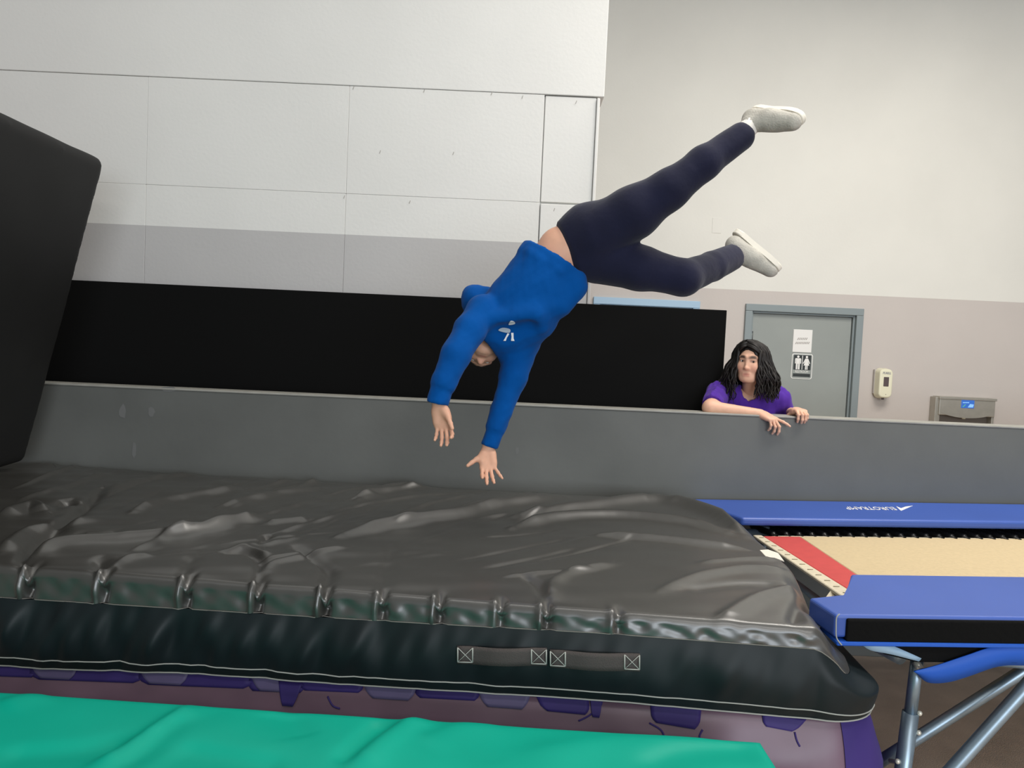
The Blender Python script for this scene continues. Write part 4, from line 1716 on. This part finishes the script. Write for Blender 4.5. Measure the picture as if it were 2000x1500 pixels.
fo = empty('bottle_filler', tuple(P(1885, 800, YR)))
tag(fo, 'grey steel bottle filling station with small blue display on the far wall', 'water fountain')
a0, a1 = P(1828, 774, YR - .10), P(1942, 824, YR - .10)
fx0, fx1, fz1 = a0[0] + .03, a1[0] - .01, a0[2] - .01
fz0 = fz1 - .62
yF = YR - .115
box('body_side', (fx0 - .03, YR - .10, fz0), (fx0 + .02, YR, fz1 + .005), M_STEEL, fo, bevel=.006)
box('body_side', (fx1 - .02, YR - .10, fz0), (fx1 + .005, YR, fz1 + .005), M_STEEL, fo, bevel=.006)
box('head_panel', (fx0, yF, fz1 - .165), (fx1, YR - .02, fz1), M_STEEL, fo, bevel=.008)
box('top_lip', (fx0 - .005, yF - .008, fz1 - .012), (fx1 + .01, YR, fz1 + .012), M_STEEL, fo, bevel=.004)
# arch over the alcove
pts = [(fx0 + .01, yF - .004, fz1 - .17), (fx0 + .01, yF - .004, fz1 - .155), (fx1 - .01, yF - .004, fz1 - .15), (fx1 - .01, yF - .004, fz1 - .165)]
arc = []
n_ = 16
for k in range(n_ + 1):
    t_ = k / n_
    arc.append((fx0 + .03 + (fx1 - fx0 - .06) * t_, yF - .002, fz1 - .175 - .045 * math.sin(math.pi * t_) ** .6 + .035))
prism('alcove_brow', [(fx0 + .02, yF - .002, fz1 - .135), *arc, (fx1 - .02, yF - .002, fz1 - .135)][::-1], (0, .03, 0), M_STEEL, fo)
box('alcove_back', (fx0 + .01, YR - .03, fz0 + .1), (fx1 - .01, YR - .015, fz1 - .16), M_SHADOWBOX, fo)
tube('spout', [(cxs := (fx0 + fx1) / 2 - .01, yF + .03, fz1 - .15), (cxs, yF + .03, fz1 - .195)], .016, M_CREAM, fo)
box('basin', (fx0, yF - .02, fz0), (fx1, YR - .015, fz0 + .11), M_STEEL, fo, bevel=.01)
dsx = P(1890, 790, yF)
scr = box('display', (dsx[0] - .062, yF - .004, dsx[2] - .036), (dsx[0] + .062, yF + .004, dsx[2] + .042), M_SCREEN, fo, bevel=.003)
q = np.array([dsx[0], yF - .0048, dsx[2]])
pyd('display_mark', [q + np.array(v) for v in ((-.0, 0, -.028), (.05, 0, -.026), (.056, 0, .002), (.02, 0, .006))], [(0, 1, 2, 3)], M_SCREENL, fo)
pyd('display_mark', [q + np.array(v) for v in ((-.05, 0, .012), (.01, 0, .014), (.01, 0, .022), (-.05, 0, .020))], [(0, 1, 2, 3)], M_SCREENL, fo)
pyd('display_mark', [q + np.array(v) for v in ((-.052, 0, -.026), (-.042, 0, -.026), (-.018, 0, .0), (-.028, 0, .0))], [(0, 1, 2, 3)], mat('green_display_mark', srgb(90, 170, 130), .3, emit=.5), fo)


# ------------------------------------------------------------------ the person in the air
A = {}
J = dict(
    hem=P(1081, 511, 3.20), mid=P(1052, 558, 3.19), chest=P(1018, 605, 3.20), upc=P(985, 642, 3.22),
    shL=P(942, 606, 3.14), elL=P(891, 692, 3.02), wrL=P(856, 786, 2.98),
    shR=P(1015, 668, 3.26), elR=P(1003, 735, 3.20), wrR=P(955, 868, 3.14),
    waist=P(1098, 490, 3.20), pel=P(1155, 478, 3.21),
    hipL=P(1168, 458, 3.18), knL=P(1306, 371, 3.08), anL=P(1452, 262, 3.12),
    hipR=P(1172, 506, 3.22), knR=P(1334, 543, 3.16), anR=P(1436, 500, 3.42),
)
boy = empty('person', tuple(J['pel']))
tag(boy, 'person in blue hoodie and navy joggers diving head down above the black mattress', 'person')
CAMY = np.array([0, 1.0, 0])
# skin: one body
hc = P(944, 671, 3.32)
Vh, Fh, qh, Lh, axh = head_geo(hc, (-.15, .90, -.42), (-.10, -.40, -.92), .97, P(968, 640, 3.24))
S = SDF(np.array([-.55, 2.75, 1.2]), np.array([1.15, 3.65, 2.6]), .010)
S.chain([J['pel'], J['waist'], J['mid'], J['chest'], J['upc']], [.11, .094, .105, .115, .09], .04, flat=(CAMY, .72))
S.cap(J['upc'], P(966, 645, 3.25), .06, .05, .03)
S.chain([J['shL'], J['elL'], J['wrL']], [.045, .036, .026], .03)
S.chain([J['shR'], J['elR'], J['wrR']], [.045, .036, .026], .03)
S.cap(J['upc'], J['shL'], .06, .045, .03)
S.cap(J['upc'], J['shR'], .06, .045, .03)
S.chain([J['hipL'], J['knL'], J['anL'] + (J['anL'] - J['knL']) * .12], [.08, .052, .030], .03)
S.chain([J['hipR'], J['knR'], J['anR'] + (J['anR'] - J['knR']) * .12], [.08, .052, .030], .03)
Vb, Fb = S.mesh(2)
palmL = hand_geo(P(858, 797, 2.975), P(874, 866, 2.95) - P(858, 797, 2.975), (-.12, -1, -.15), True, .93,
                 curls=[(28, 30, 20), (22, 22, 14), (18, 20, 14), (20, 22, 14)], spread=[9, 1, -5, -12], thumb=(.32, .55, .25), arm=J['wrL'])
palmR = hand_geo(P(953, 882, 3.135), P(954, 945, 3.06) - P(953, 882, 3.135), (.10, -1, -.1), False, .90,
                 curls=[(24, 22, 12), (14, 16, 10), (10, 16, 10), (2, 8, 6)], spread=[2, 0, -9, -30], thumb=(.95, .15, .1), arm=J['wrR'])
bodyV, bodyF, bodyC = merge([(Vb, Fb, None), (Vh, Fh, face_colors(qh, SK)), (palmL[0], palmL[1], None), (palmR[0], palmR[1], None)])
meshobj('body', bodyV, bodyF, M_SKIN, boy, col=bodyC)
# short dark hair
S = SDF(hc - .17, hc + .17, .005)
S.ell(Lh(0, -.020, .036), axh, np.array((.082, .100, .090)), .02)
S.ell(Lh(0, .085, -.005), axh, np.array((.075, .075, .068)), .02, op='s')
S.ell(Lh(0, .02, -.09), axh, np.array((.08, .12, .075)), .02, op='s')
Vx, Fx = S.mesh(1)
Vx = folds(Vx, Fx, .006, 60, 2.0)
meshobj('hair', Vx, Fx, M_HAIR, boy)
for e in (-1, 1):
    sphere('eye', Lh(e * .031, .070, .018), .0118, M_EYE, boy, seg=12)

# hoodie
S = SDF(np.array([-.55, 2.75, 1.2]), np.array([.65, 3.62, 2.45]), .0075)
S.cap(J['hem'] + (J['hem'] - J['mid']) * .10, J['mid'], .138, .142, .03, flat=(CAMY, .70), cuta=True)
S.chain([J['mid'], J['chest'], J['upc']], [.142, .150, .118], .04, flat=(CAMY, .72))
S.cap(J['upc'], J['shL'], .10, .060, .035)
S.cap(J['upc'], J['shR'], .10, .080, .05)
cufL = J['wrL'] + (J['elL'] - J['wrL']) * .02
S.chain([J['shL'], P(918, 645, 3.08), J['elL'], P(868, 745, 2.99)], [.060, .062, .057, .050], .02)
S.cap(P(868, 745, 2.99), P(863, 758, 2.985), .050, .050, .01, cutb=True)
S.cap(P(864, 752, 2.985), P(855, 789, 2.98), .043, .045, .004, cutb=True)
S.chain([J['shR'], P(1010, 700, 3.24), J['elR'], P(980, 800, 3.17)], [.078, .064, .055, .046], .03)
S.cap(P(980, 800, 3.17), P(966, 842, 3.15), .046, .042, .01, cutb=True)
S.cap(P(968, 836, 3.15), P(955, 873, 3.14), .036, .037, .004, cutb=True)
# rolled hem band
hb0 = J['hem'] + (J['hem'] - J['mid']) * .10
S.cap(hb0, hb0 + (J['mid'] - J['hem']) * .42, .146, .147, .008, flat=(CAMY, .72), cuta=True, cutb=True)
# drag folds below the hem
S.cap(P(1036, 492, 3.13), P(1092, 530, 3.105), .014, .012, .02)
S.cap(P(1036, 515, 3.125), P(1046, 556, 3.115), .012, .012, .03)
S.cap(P(1112, 545, 3.13), P(1126, 568, 3.15), .014, .012, .02)
S.cap(P(1072, 600, 3.11), P(1060, 640, 3.13), .014, .012, .04)
# bunched fabric on the left of the hem
S.cap(P(1030, 492, 3.18), P(1052, 512, 3.12), .030, .022, .03)
S.cap(P(1128, 560, 3.16), P(1100, 598, 3.14), .040, .035, .05)
# collar and hood falling behind the neck
S.cap(P(950, 652, 3.16), P(985, 668, 3.20), .028, .028, .02)
S.ell(P(934, 592, 3.27), frame_of((-.5, .2, .6), (.2, 1, 0)), (.062, .07, .082), .035)
S.cap(P(922, 575, 3.28), P(952, 572, 3.26), .030, .026, .03)
S.cap(P(918, 597, 3.27), P(930, 612, 3.26), .026, .026, .03)
# hollow of the neck opening
S.cap(P(962, 640, 3.20), P(938, 688, 3.24), .045, .075, .015, op='s')
S.cap(P(968, 624, 3.105), P(1044, 614, 3.10), .034, .040, .035)
S.cap(P(982, 656, 3.085), P(1034, 646, 3.085), .050, .042, .016, op='s')
# open hem and cuffs
S.cap(hb0 + (hb0 - J['mid']) * .5, hb0 + (J['mid'] - hb0) * .25, .125, .122, .006, flat=(CAMY, .72), op='s', cutb=True)
Vx, Fx = S.mesh(2)
Vx = folds(Vx, Fx, .0028, 14, 2.0, (.6, 0, -.8))
Vx = folds(Vx, Fx, .0016, 34, 5.0)
hood = meshobj('hoodie', Vx, Fx, M_HOODIE, boy)
bvh_h = BVHTree.FromPolygons([Vector(v) for v in Vx], [tuple(int(i) for i in f) for f in Fx])


def on_hood(px, py, off):
    d = Vector(ray(px, py)).normalized()
    hit, nrm, _, _ = bvh_h.ray_cast(Vector(cC), d)
    return np.array(hit - d * off)


def hood_print(name, poly, m, off):
    # fan of triangles over a fine sampling so that the print follows the cloth
    poly = np.array(poly, float)
    c_ = poly.mean(0)
    rings = 5
    vs = [on_hood(c_[0], c_[1], off)]
    fs = []
    n_ = len(poly)
    for r in range(1, rings + 1):
        for q in poly:
            w_ = c_ + (q - c_) * r / rings
            vs.append(on_hood(w_[0], w_[1], off))
    for k in range(n_):
        fs.append((0, 1 + k, 1 + (k + 1) % n_))
        for r in range(rings - 1):
            a_ = 1 + r * n_ + k
            b_ = 1 + r * n_ + (k + 1) % n_
            fs.append((a_, a_ + n_, b_ + n_, b_))
    o = pyd(name, vs, fs, m, None, smooth=True)
    so = o.modifiers.new('t', 'SOLIDIFY')
    so.thickness = .0012
    o.parent = hood
    return o


def smooth_poly(p, n=4):
    p = [np.array(q, float) for q in p]
    out = []
    m_ = len(p)
    for i in range(m_):
        p0, p1, p2, p3_ = p[i - 1], p[i], p[(i + 1) % m_], p[(i + 2) % m_]
        for k in range(n):
            t = k / n
            out.append(.5 * (2 * p1 + (p2 - p0) * t + (2 * p0 - 5 * p1 + 4 * p2 - p3_) * t * t + (-p0 + 3 * p1 - 3 * p2 + p3_) * t ** 3))
    return out


hood_print('white_emblem_mark', smooth_poly([(993, 634), (997, 627), (1004, 628), (1006, 632), (1000, 634)]), M_WHITE, .004)
hood_print('white_emblem_mark', smooth_poly([(973, 645), (982, 640), (996, 643), (995, 650), (984, 649)]), mat('pale_grey_print', srgb(176, 186, 200), .7), .004)
hood_print('white_emblem_mark', [(991, 651), (995, 652), (990, 660), (988, 666), (983, 666), (987, 659)], M_WHITE, .004)
hood_print('white_emblem_mark', [(998, 650), (1003, 650), (1003, 661), (1005, 666), (998, 666), (999, 658)], M_WHITE, .004)

# small dark tab on the hem
tb0 = P(1019, 492, 3.19)
tg = box('hem_tab', tb0 - np.array([.008, .004, .010]), tb0 + np.array([.006, .004, .010]), M_JEANS, None, bevel=.002, seg=1)
tg.parent = hood

# joggers
S = SDF(np.array([.1, 2.75, 1.85]), np.array([1.15, 3.65, 2.72]), .0075)
wb = P(1113, 483, 3.20)
wax = P(1150, 464, 3.205)
S.cap(wb, wax, .110, .138, .03, flat=(CAMY, .76), cuta=True)
S.cap(wax, J['pel'], .128, .135, .04, flat=(CAMY, .78))
S.cap(J['pel'], P(1190, 475, 3.21), .135, .10, .04, flat=(CAMY, .82))
S.chain([J['hipL'], P(1238, 415, 3.12), J['knL'], P(1375, 318, 3.08), P(1446, 267, 3.12)], [.125, .104, .078, .064, .056], .03)
S.chain([J['hipR'], P(1250, 524, 3.18), J['knR'], P(1390, 521, 3.30)], [.105, .090, .072, .064], .025)
S.cap(P(1390, 521, 3.30), P(1432, 502, 3.42), .064, .058, .01, cutb=True)
S.half(P(1448, 266, 3.12), J['anL'] - J['knL'])if False else None
Vx, Fx = S.mesh(2)
Vx = folds(Vx, Fx, .0035, 9, 6.0)
pants = meshobj('joggers', Vx, Fx, M_PANTS, boy)
# waistband
tv, tf = [], []
wd = unit(wax - wb)
e1 = unit(CAMY - wd * CAMY.dot(wd))
e2 = np.cross(wd, e1)
ringp = [wb + wd * .006 + .110 * .76 * e1 * math.cos(k / 40 * 2 * math.pi) + .110 * e2 * math.sin(k / 40 * 2 * math.pi) for k in range(41)]
wbt = tube('waistband', ringp, .008, M_PANTS, None, n=8)
wbt.parent = pants


def shoe(name, ankle, d, up, L=.255, parent=None, leg=None):
    """d: heel to toe, up: from sole to ankle"""
    d = unit(d)
    up = unit(np.array(up, float) - d * np.dot(up, d))
    s_ = np.cross(d, up)
    k = L / .26

    def at(a_, b_, c_):
        return ankle + k * (a_ * d + b_ * s_ + c_ * up)
    S = SDF(ankle - .3, ankle + .3, .006)
    S.cap(at(-.035, 0, -.045), at(.06, 0, -.045), .038 * k, .040 * k, .03)
    S.cap(at(.05, 0, -.048), at(.165, .006, -.062), .040 * k, .030 * k, .03, flat=(s_, 1.0))
    S.cap(at(.10, .012, -.06), at(.15, .012, -.064), .034 * k, .028 * k, .03)
    S.cap(at(-.02, 0, -.03), at(-.008, 0, .012), .040 * k, .036 * k, .03)
    S.cap(at(.03, 0, -.02), at(.11, 0, -.048), .026 * k, .022 * k, .03)
    S.half(at(0, 0, -.078), -up)
    S.cap(at(-.006, 0, .06), at(-.004, 0, .0), .030 * k, .026 * k, .006, op='s')
    Vx, Fx = S.mesh(2)
    o = meshobj(name, Vx, Fx, M_SHOE, parent)
    # sole: outline slab
    pts = []
    for (a_, b_) in ((-.074, -.015), (-.078, 0.008), (-.066, .030), (-.03, .038), (.03, .034), (.08, .044), (.13, .050), (.168, .040), (.192, .018), (.194, -.004), (.178, -.024), (.13, -.034), (.08, -.034), (.03, -.032), (-.03, -.036), (-.062, -.03)):
        pts.append(at(a_, b_, -.076))
    pts = smooth_poly(pts, 2)
    so_ = prism('sole', pts, -up * .024 * k, M_SOLE, None, bevel=.005)
    so_.parent = o
    for q in range(4):
        la = at(.035 + .018 * q, -.022, -.002 - .0085 * q)
        lb_ = at(.040 + .018 * q, .022, -.002 - .0085 * q)
        lm = at(.038 + .018 * q, 0, .008 - .0085 * q)
        lt_ = tube('lace', [la, lm, lb_], .0035, M_SOLE, None, n=6)
        lt_.parent = o
    if leg is not None:
        tube('sock', [at(0, 0, -.01), ankle + (leg - ankle) * .5, leg], [.036, .040, .043], M_SOCK, parent, n=16)
    return o


shoe('shoe', P(1468, 243, 3.12), P(1545, 252, 2.99) - P(1475, 245, 3.13), (-.80, -.15, -.52), .25, boy, leg=P(1444, 268, 3.12))
shoe('shoe', P(1434, 500, 3.44), P(1512, 530, 3.42) - P(1440, 470, 3.46), (-.50, -.10, -.75), .255, boy, leg=P(1424, 506, 3.40))

# ------------------------------------------------------------------ the onlooker behind the barrier
onl = empty('person', (1.45, 4.62, 0))
tag(onl, 'person with long dark wavy hair in purple shirt leaning on the grey barrier', 'person')
hc2 = P(1466, 711, 4.47)
fw = np.array([-.50, -.86, -.06])
V2h, F2h, q2, L2, ax2 = head_geo(hc2, (.02, -.04, 1), fw, .98, P(1466, 775, 4.56))
SK2 = np.array(srgb(222, 176, 150))
sh2R, el2R, wr2R = P(1404, 770, 4.56), P(1387, 796, 4.365), P(1486, 808, 4.330)
sh2L, el2L, wr2L = P(1520, 778, 4.56), P(1552, 862, 4.62), np.array([P(1558, 815, 4.36)[0], 4.47, ZB + .012])
S = SDF((.75, 4.0, 0.0), (2.2, 5.1, 1.75), .010)
tor = [P(1466, 775, 4.56), P(1466, 800, 4.58), np.array([1.46, 4.60, 1.10]), np.array([1.46, 4.62, .92])]
S.chain(tor, [.06, .12, .13, .14], .05, flat=(CAMY, .72))
S.chain([sh2R, el2R, wr2R], [.048, .040, .027], .03)
S.chain([sh2L, el2L, wr2L], [.048, .038, .028], .03)
S.cap(P(1466, 785, 4.57), sh2R, .06, .05, .04)
S.cap(P(1466, 785, 4.57), sh2L, .06, .05, .04)
for e in (-1, 1):
    S.chain([(1.46 + e * .09, 4.63, .90), (1.46 + e * .11, 4.62, .48), (1.46 + e * .12, 4.65, .06)], [.085, .058, .042], .03)
Vb2, Fb2 = S.mesh(2)
hR = hand_geo(wr2R, P(1520, 824, 4.255) - wr2R, (-.25, .45, -.85), False, .98,
              curls=[(4, 8, 6), (38, 38, 24), (46, 40, 26), (52, 40, 26)], spread=[14, 2, -4, -9], thumb=(.5, .3, .3), arm=wr2R + (el2R - wr2R) * .3, wr_r=.026)
xL = P(1558, 815, 4.36)[0]
hL = hand_geo((xL, 4.392, ZB + .026), (0, -1, .05), (0, -.05, -1), True, .98,
              curls=[(30, 62, 30), (26, 64, 30), (28, 64, 30), (34, 60, 30)], spread=[3, 1, -2, -5], thumb=(2.6, .8, 0), arm=wr2L, wr_r=.026)
bV, bF, bC = merge([(Vb2, Fb2, np.tile(SK2, (len(Vb2), 1))), (V2h, F2h, face_colors(q2, SK2)), (hR[0], hR[1], np.tile(SK2, (len(hR[0]), 1))), (hL[0], hL[1], np.tile(SK2, (len(hL[0]), 1)))])
meshobj('body', bV, bF, M_SKIN, onl, col=bC)
for e in (-1, 1):
    ec = L2(e * .031, .0705, .018)
    ey = sphere('eye', ec, .0118, M_EYE, onl, seg=14)
    gz = unit(ax2[1] * .93 + ax2[0] * (-.30))
    ir = sphere('iris', ec + gz * .0068, .0072, M_IRIS, None, seg=10)
    ir.parent = ey
# shirt
S = SDF((.95, 4.2, .80), (2.0, 5.05, 1.75), .008)
S.chain([P(1466, 783, 4.57), P(1466, 805, 4.58), np.array([1.46, 4.60, 1.10]), np.array([1.46, 4.62, .90])], [.10, .138, .145, .152], .05, flat=(CAMY, .74))
S.cap(P(1462, 782, 4.57), sh2R, .085, .070, .05)
S.cap(P(1470, 783, 4.57), sh2L, .085, .068, .05)
S.cap(sh2R, sh2R + (el2R - sh2R) * .80, .070, .060, .02, cutb=True)
S.cap(sh2L, sh2L + (el2L - sh2L) * .75, .068, .058, .02, cutb=True)
S.cap(P(1466, 745, 4.50), P(1463, 778, 4.53), .050, .054, .012, op='s')
S.half((0, 0, .86), (0, 0, -1))
Vx, Fx = S.mesh(2)
Vx = V0 = folds(Vx, Fx, .004, 15, 1.0)
Vx = folds(Vx * np.array([1, 1, .35]), Fx, .006, 30, 4.0) / np.array([1, 1, .35])
meshobj('shirt', Vx, Fx, M_TEE, onl)
S = SDF((1.1, 4.35, .03), (1.85, 4.95, 1.0), .010)
S.cap((1.46, 4.62, .92), (1.46, 4.63, .84), .15, .15, .03, flat=(CAMY, .74))
for e in (-1, 1):
    S.chain([(1.46 + e * .08, 4.63, .86), (1.46 + e * .11, 4.62, .48), (1.46 + e * .12, 4.65, .09)], [.105, .08, .065], .03)
Vx, Fx = S.mesh(2)
meshobj('trousers', Vx, Fx, M_JEANS, onl)
for e in (-1, 1):
    S = SDF((1.46 + e * .12 - .1, 4.4, -.02), (1.46 + e * .12 + .1, 4.8, .2), .008)
    S.cap((1.46 + e * .12, 4.69, .05), (1.46 + e * .125, 4.52, .04), .046, .038, .02)
    S.half((0, 0, .004), (0, 0, -1))
    Vx, Fx = S.mesh(1)
    meshobj('shoe', Vx, Fx, M_DSHOE, onl)

# long wavy hair: a cap on the scalp plus many locks
S = SDF(hc2 - .30, hc2 + .28, .006)
S.ell(L2(0, -.026, .044), ax2, (.090, .102, .094), .02)
S.ell(L2(0, -.085, -.06), ax2, (.105, .050, .13), .04)
S.ell(L2(.010, .090, -.008), ax2, (.061, .084, .091), .016, op='s')
Vx, Fx = S.mesh(1)
Vx = folds(Vx, Fx, .005, 60, 3.0)
rr2 = np.random.default_rng(11)
tubes_v, tubes_f = [], []
off = len(Vx)
for k in range(90):
    e_ = 1 if k % 2 else -1
    lift = rr2.uniform(0, .035)
    yy_ = rr2.uniform(-.004, .010)
    way = [(.016 + rr2.uniform(-.004, .004), .058 - lift * .6 + yy_, .108 + lift * .75), (e_ * .034 + .008, .066 - lift * .5 + yy_, .094 + lift * .75),
           (e_ * .062, .046 - lift * .3 + yy_, .066 + lift * .5), (e_ * (.082 + .3 * lift), .020 + yy_, .018 + lift * .3), (e_ * (.094 + .5 * lift), .004 + yy_, -.050), (e_ * (.110 + .9 * lift), -.004 + yy_, -.115), (e_ * (.112 + 1.0 * lift), -.006 + yy_, -.165)]
    ph_ = rr2.uniform(0, 6.28)
    way = [np.array(w_) + (np.array([.012 * math.sin(ph_ + q_ * 1.9), .008 * math.cos(ph_ + q_ * 1.7), 0]) if q_ > 3 else 0) for q_, w_ in enumerate(way)]
    pts = [L2(*w_) for w_ in catmull(way, 4)]
    r0_ = rr2.uniform(.0045, .0080)
    v_, f_ = tube_geo(pts, [r0_ * (.6 + .4 * min(1, i / 5)) * (1 - .8 * (i / (len(pts) - 1)) ** 4) for i in range(len(pts))], 5, cap=False)
    tubes_v += v_
    tubes_f += [tuple(q + off for q in f) for f in f_]
    off += len(v_)
for k in range(330):
    side_ = rr2.choice([-1, 1])
    az = rr2.uniform(.85, math.pi) * side_
    if k < 120:
        az = rr2.uniform(.42, 1.3) * side_
    el_ = rr2.uniform(0, 1.0)
    start = (rr2.normal(.018, .006), rr2.uniform(-.07, .052), .128)
    sa, ca_ = math.sin(az), math.cos(az)
    R0 = .088 + .022 * el_
    Fd = .112 if ca_ < 0 else .092
    length = rr2.uniform(.17, .27) * (1.0 if side_ > 0 else .92)
    phase = rr2.uniform(0, 6.28)
    wav = rr2.uniform(.008, .017)
    fq = rr2.uniform(42, 66)
    N_ = 20
    pts = []
    for i in range(N_):
        t = i / (N_ - 1)
        if t < .3:
            a_ = t / .3
            th_ = a_ * math.pi / 2
            w = math.sin(th_)
            x_ = start[0] * (1 - w) + sa * R0 * w
            y_ = start[1] * (1 - w) + (ca_ * Fd - .020) * w
            z_ = .030 + (.100 + .010 * el_) * math.cos(th_)
            x_ += .004 * math.sin(phase + a_ * 5)
        else:
            a_ = (t - .3) / .7
            s_ = a_ * length
            flare = (.030 + .038 * el_) * math.sin(min(a_ * 1.9, 1.9))
            x_ = sa * (R0 + flare) + wav * math.sin(fq * s_ + phase) * a_ ** .5
            y_ = ca_ * Fd - .020 + ca_ * flare * .5 + wav * math.cos(fq * s_ + phase * 1.7) * a_ ** .5 - .015 * a_
            z_ = .030 - s_
        # nothing hangs across the face or throat
        if y_ > -.01 and z_ < .085:
            lim = .060 if z_ > -.11 else .050
            if abs(x_) < lim:
                x_ = math.copysign(lim + .006 * el_, sa)
        pts.append(L2(x_, y_, z_))
    rad0 = rr2.uniform(.0050, .0100)
    rads = [rad0 * (.7 if i < 3 else 1.0) * (1 - .8 * (i / (N_ - 1)) ** 3) for i in range(N_)]
    v_, f_ = tube_geo(pts, rads, 5, cap=False)
    tubes_v += v_
    tubes_f += [tuple(q + off for q in f) for f in f_]
    off += len(v_)
meshobj('hair', np.concatenate([Vx, np.array(tubes_v)]), np.concatenate([Fx, np.array(tubes_f)]), M_HAIR, onl)
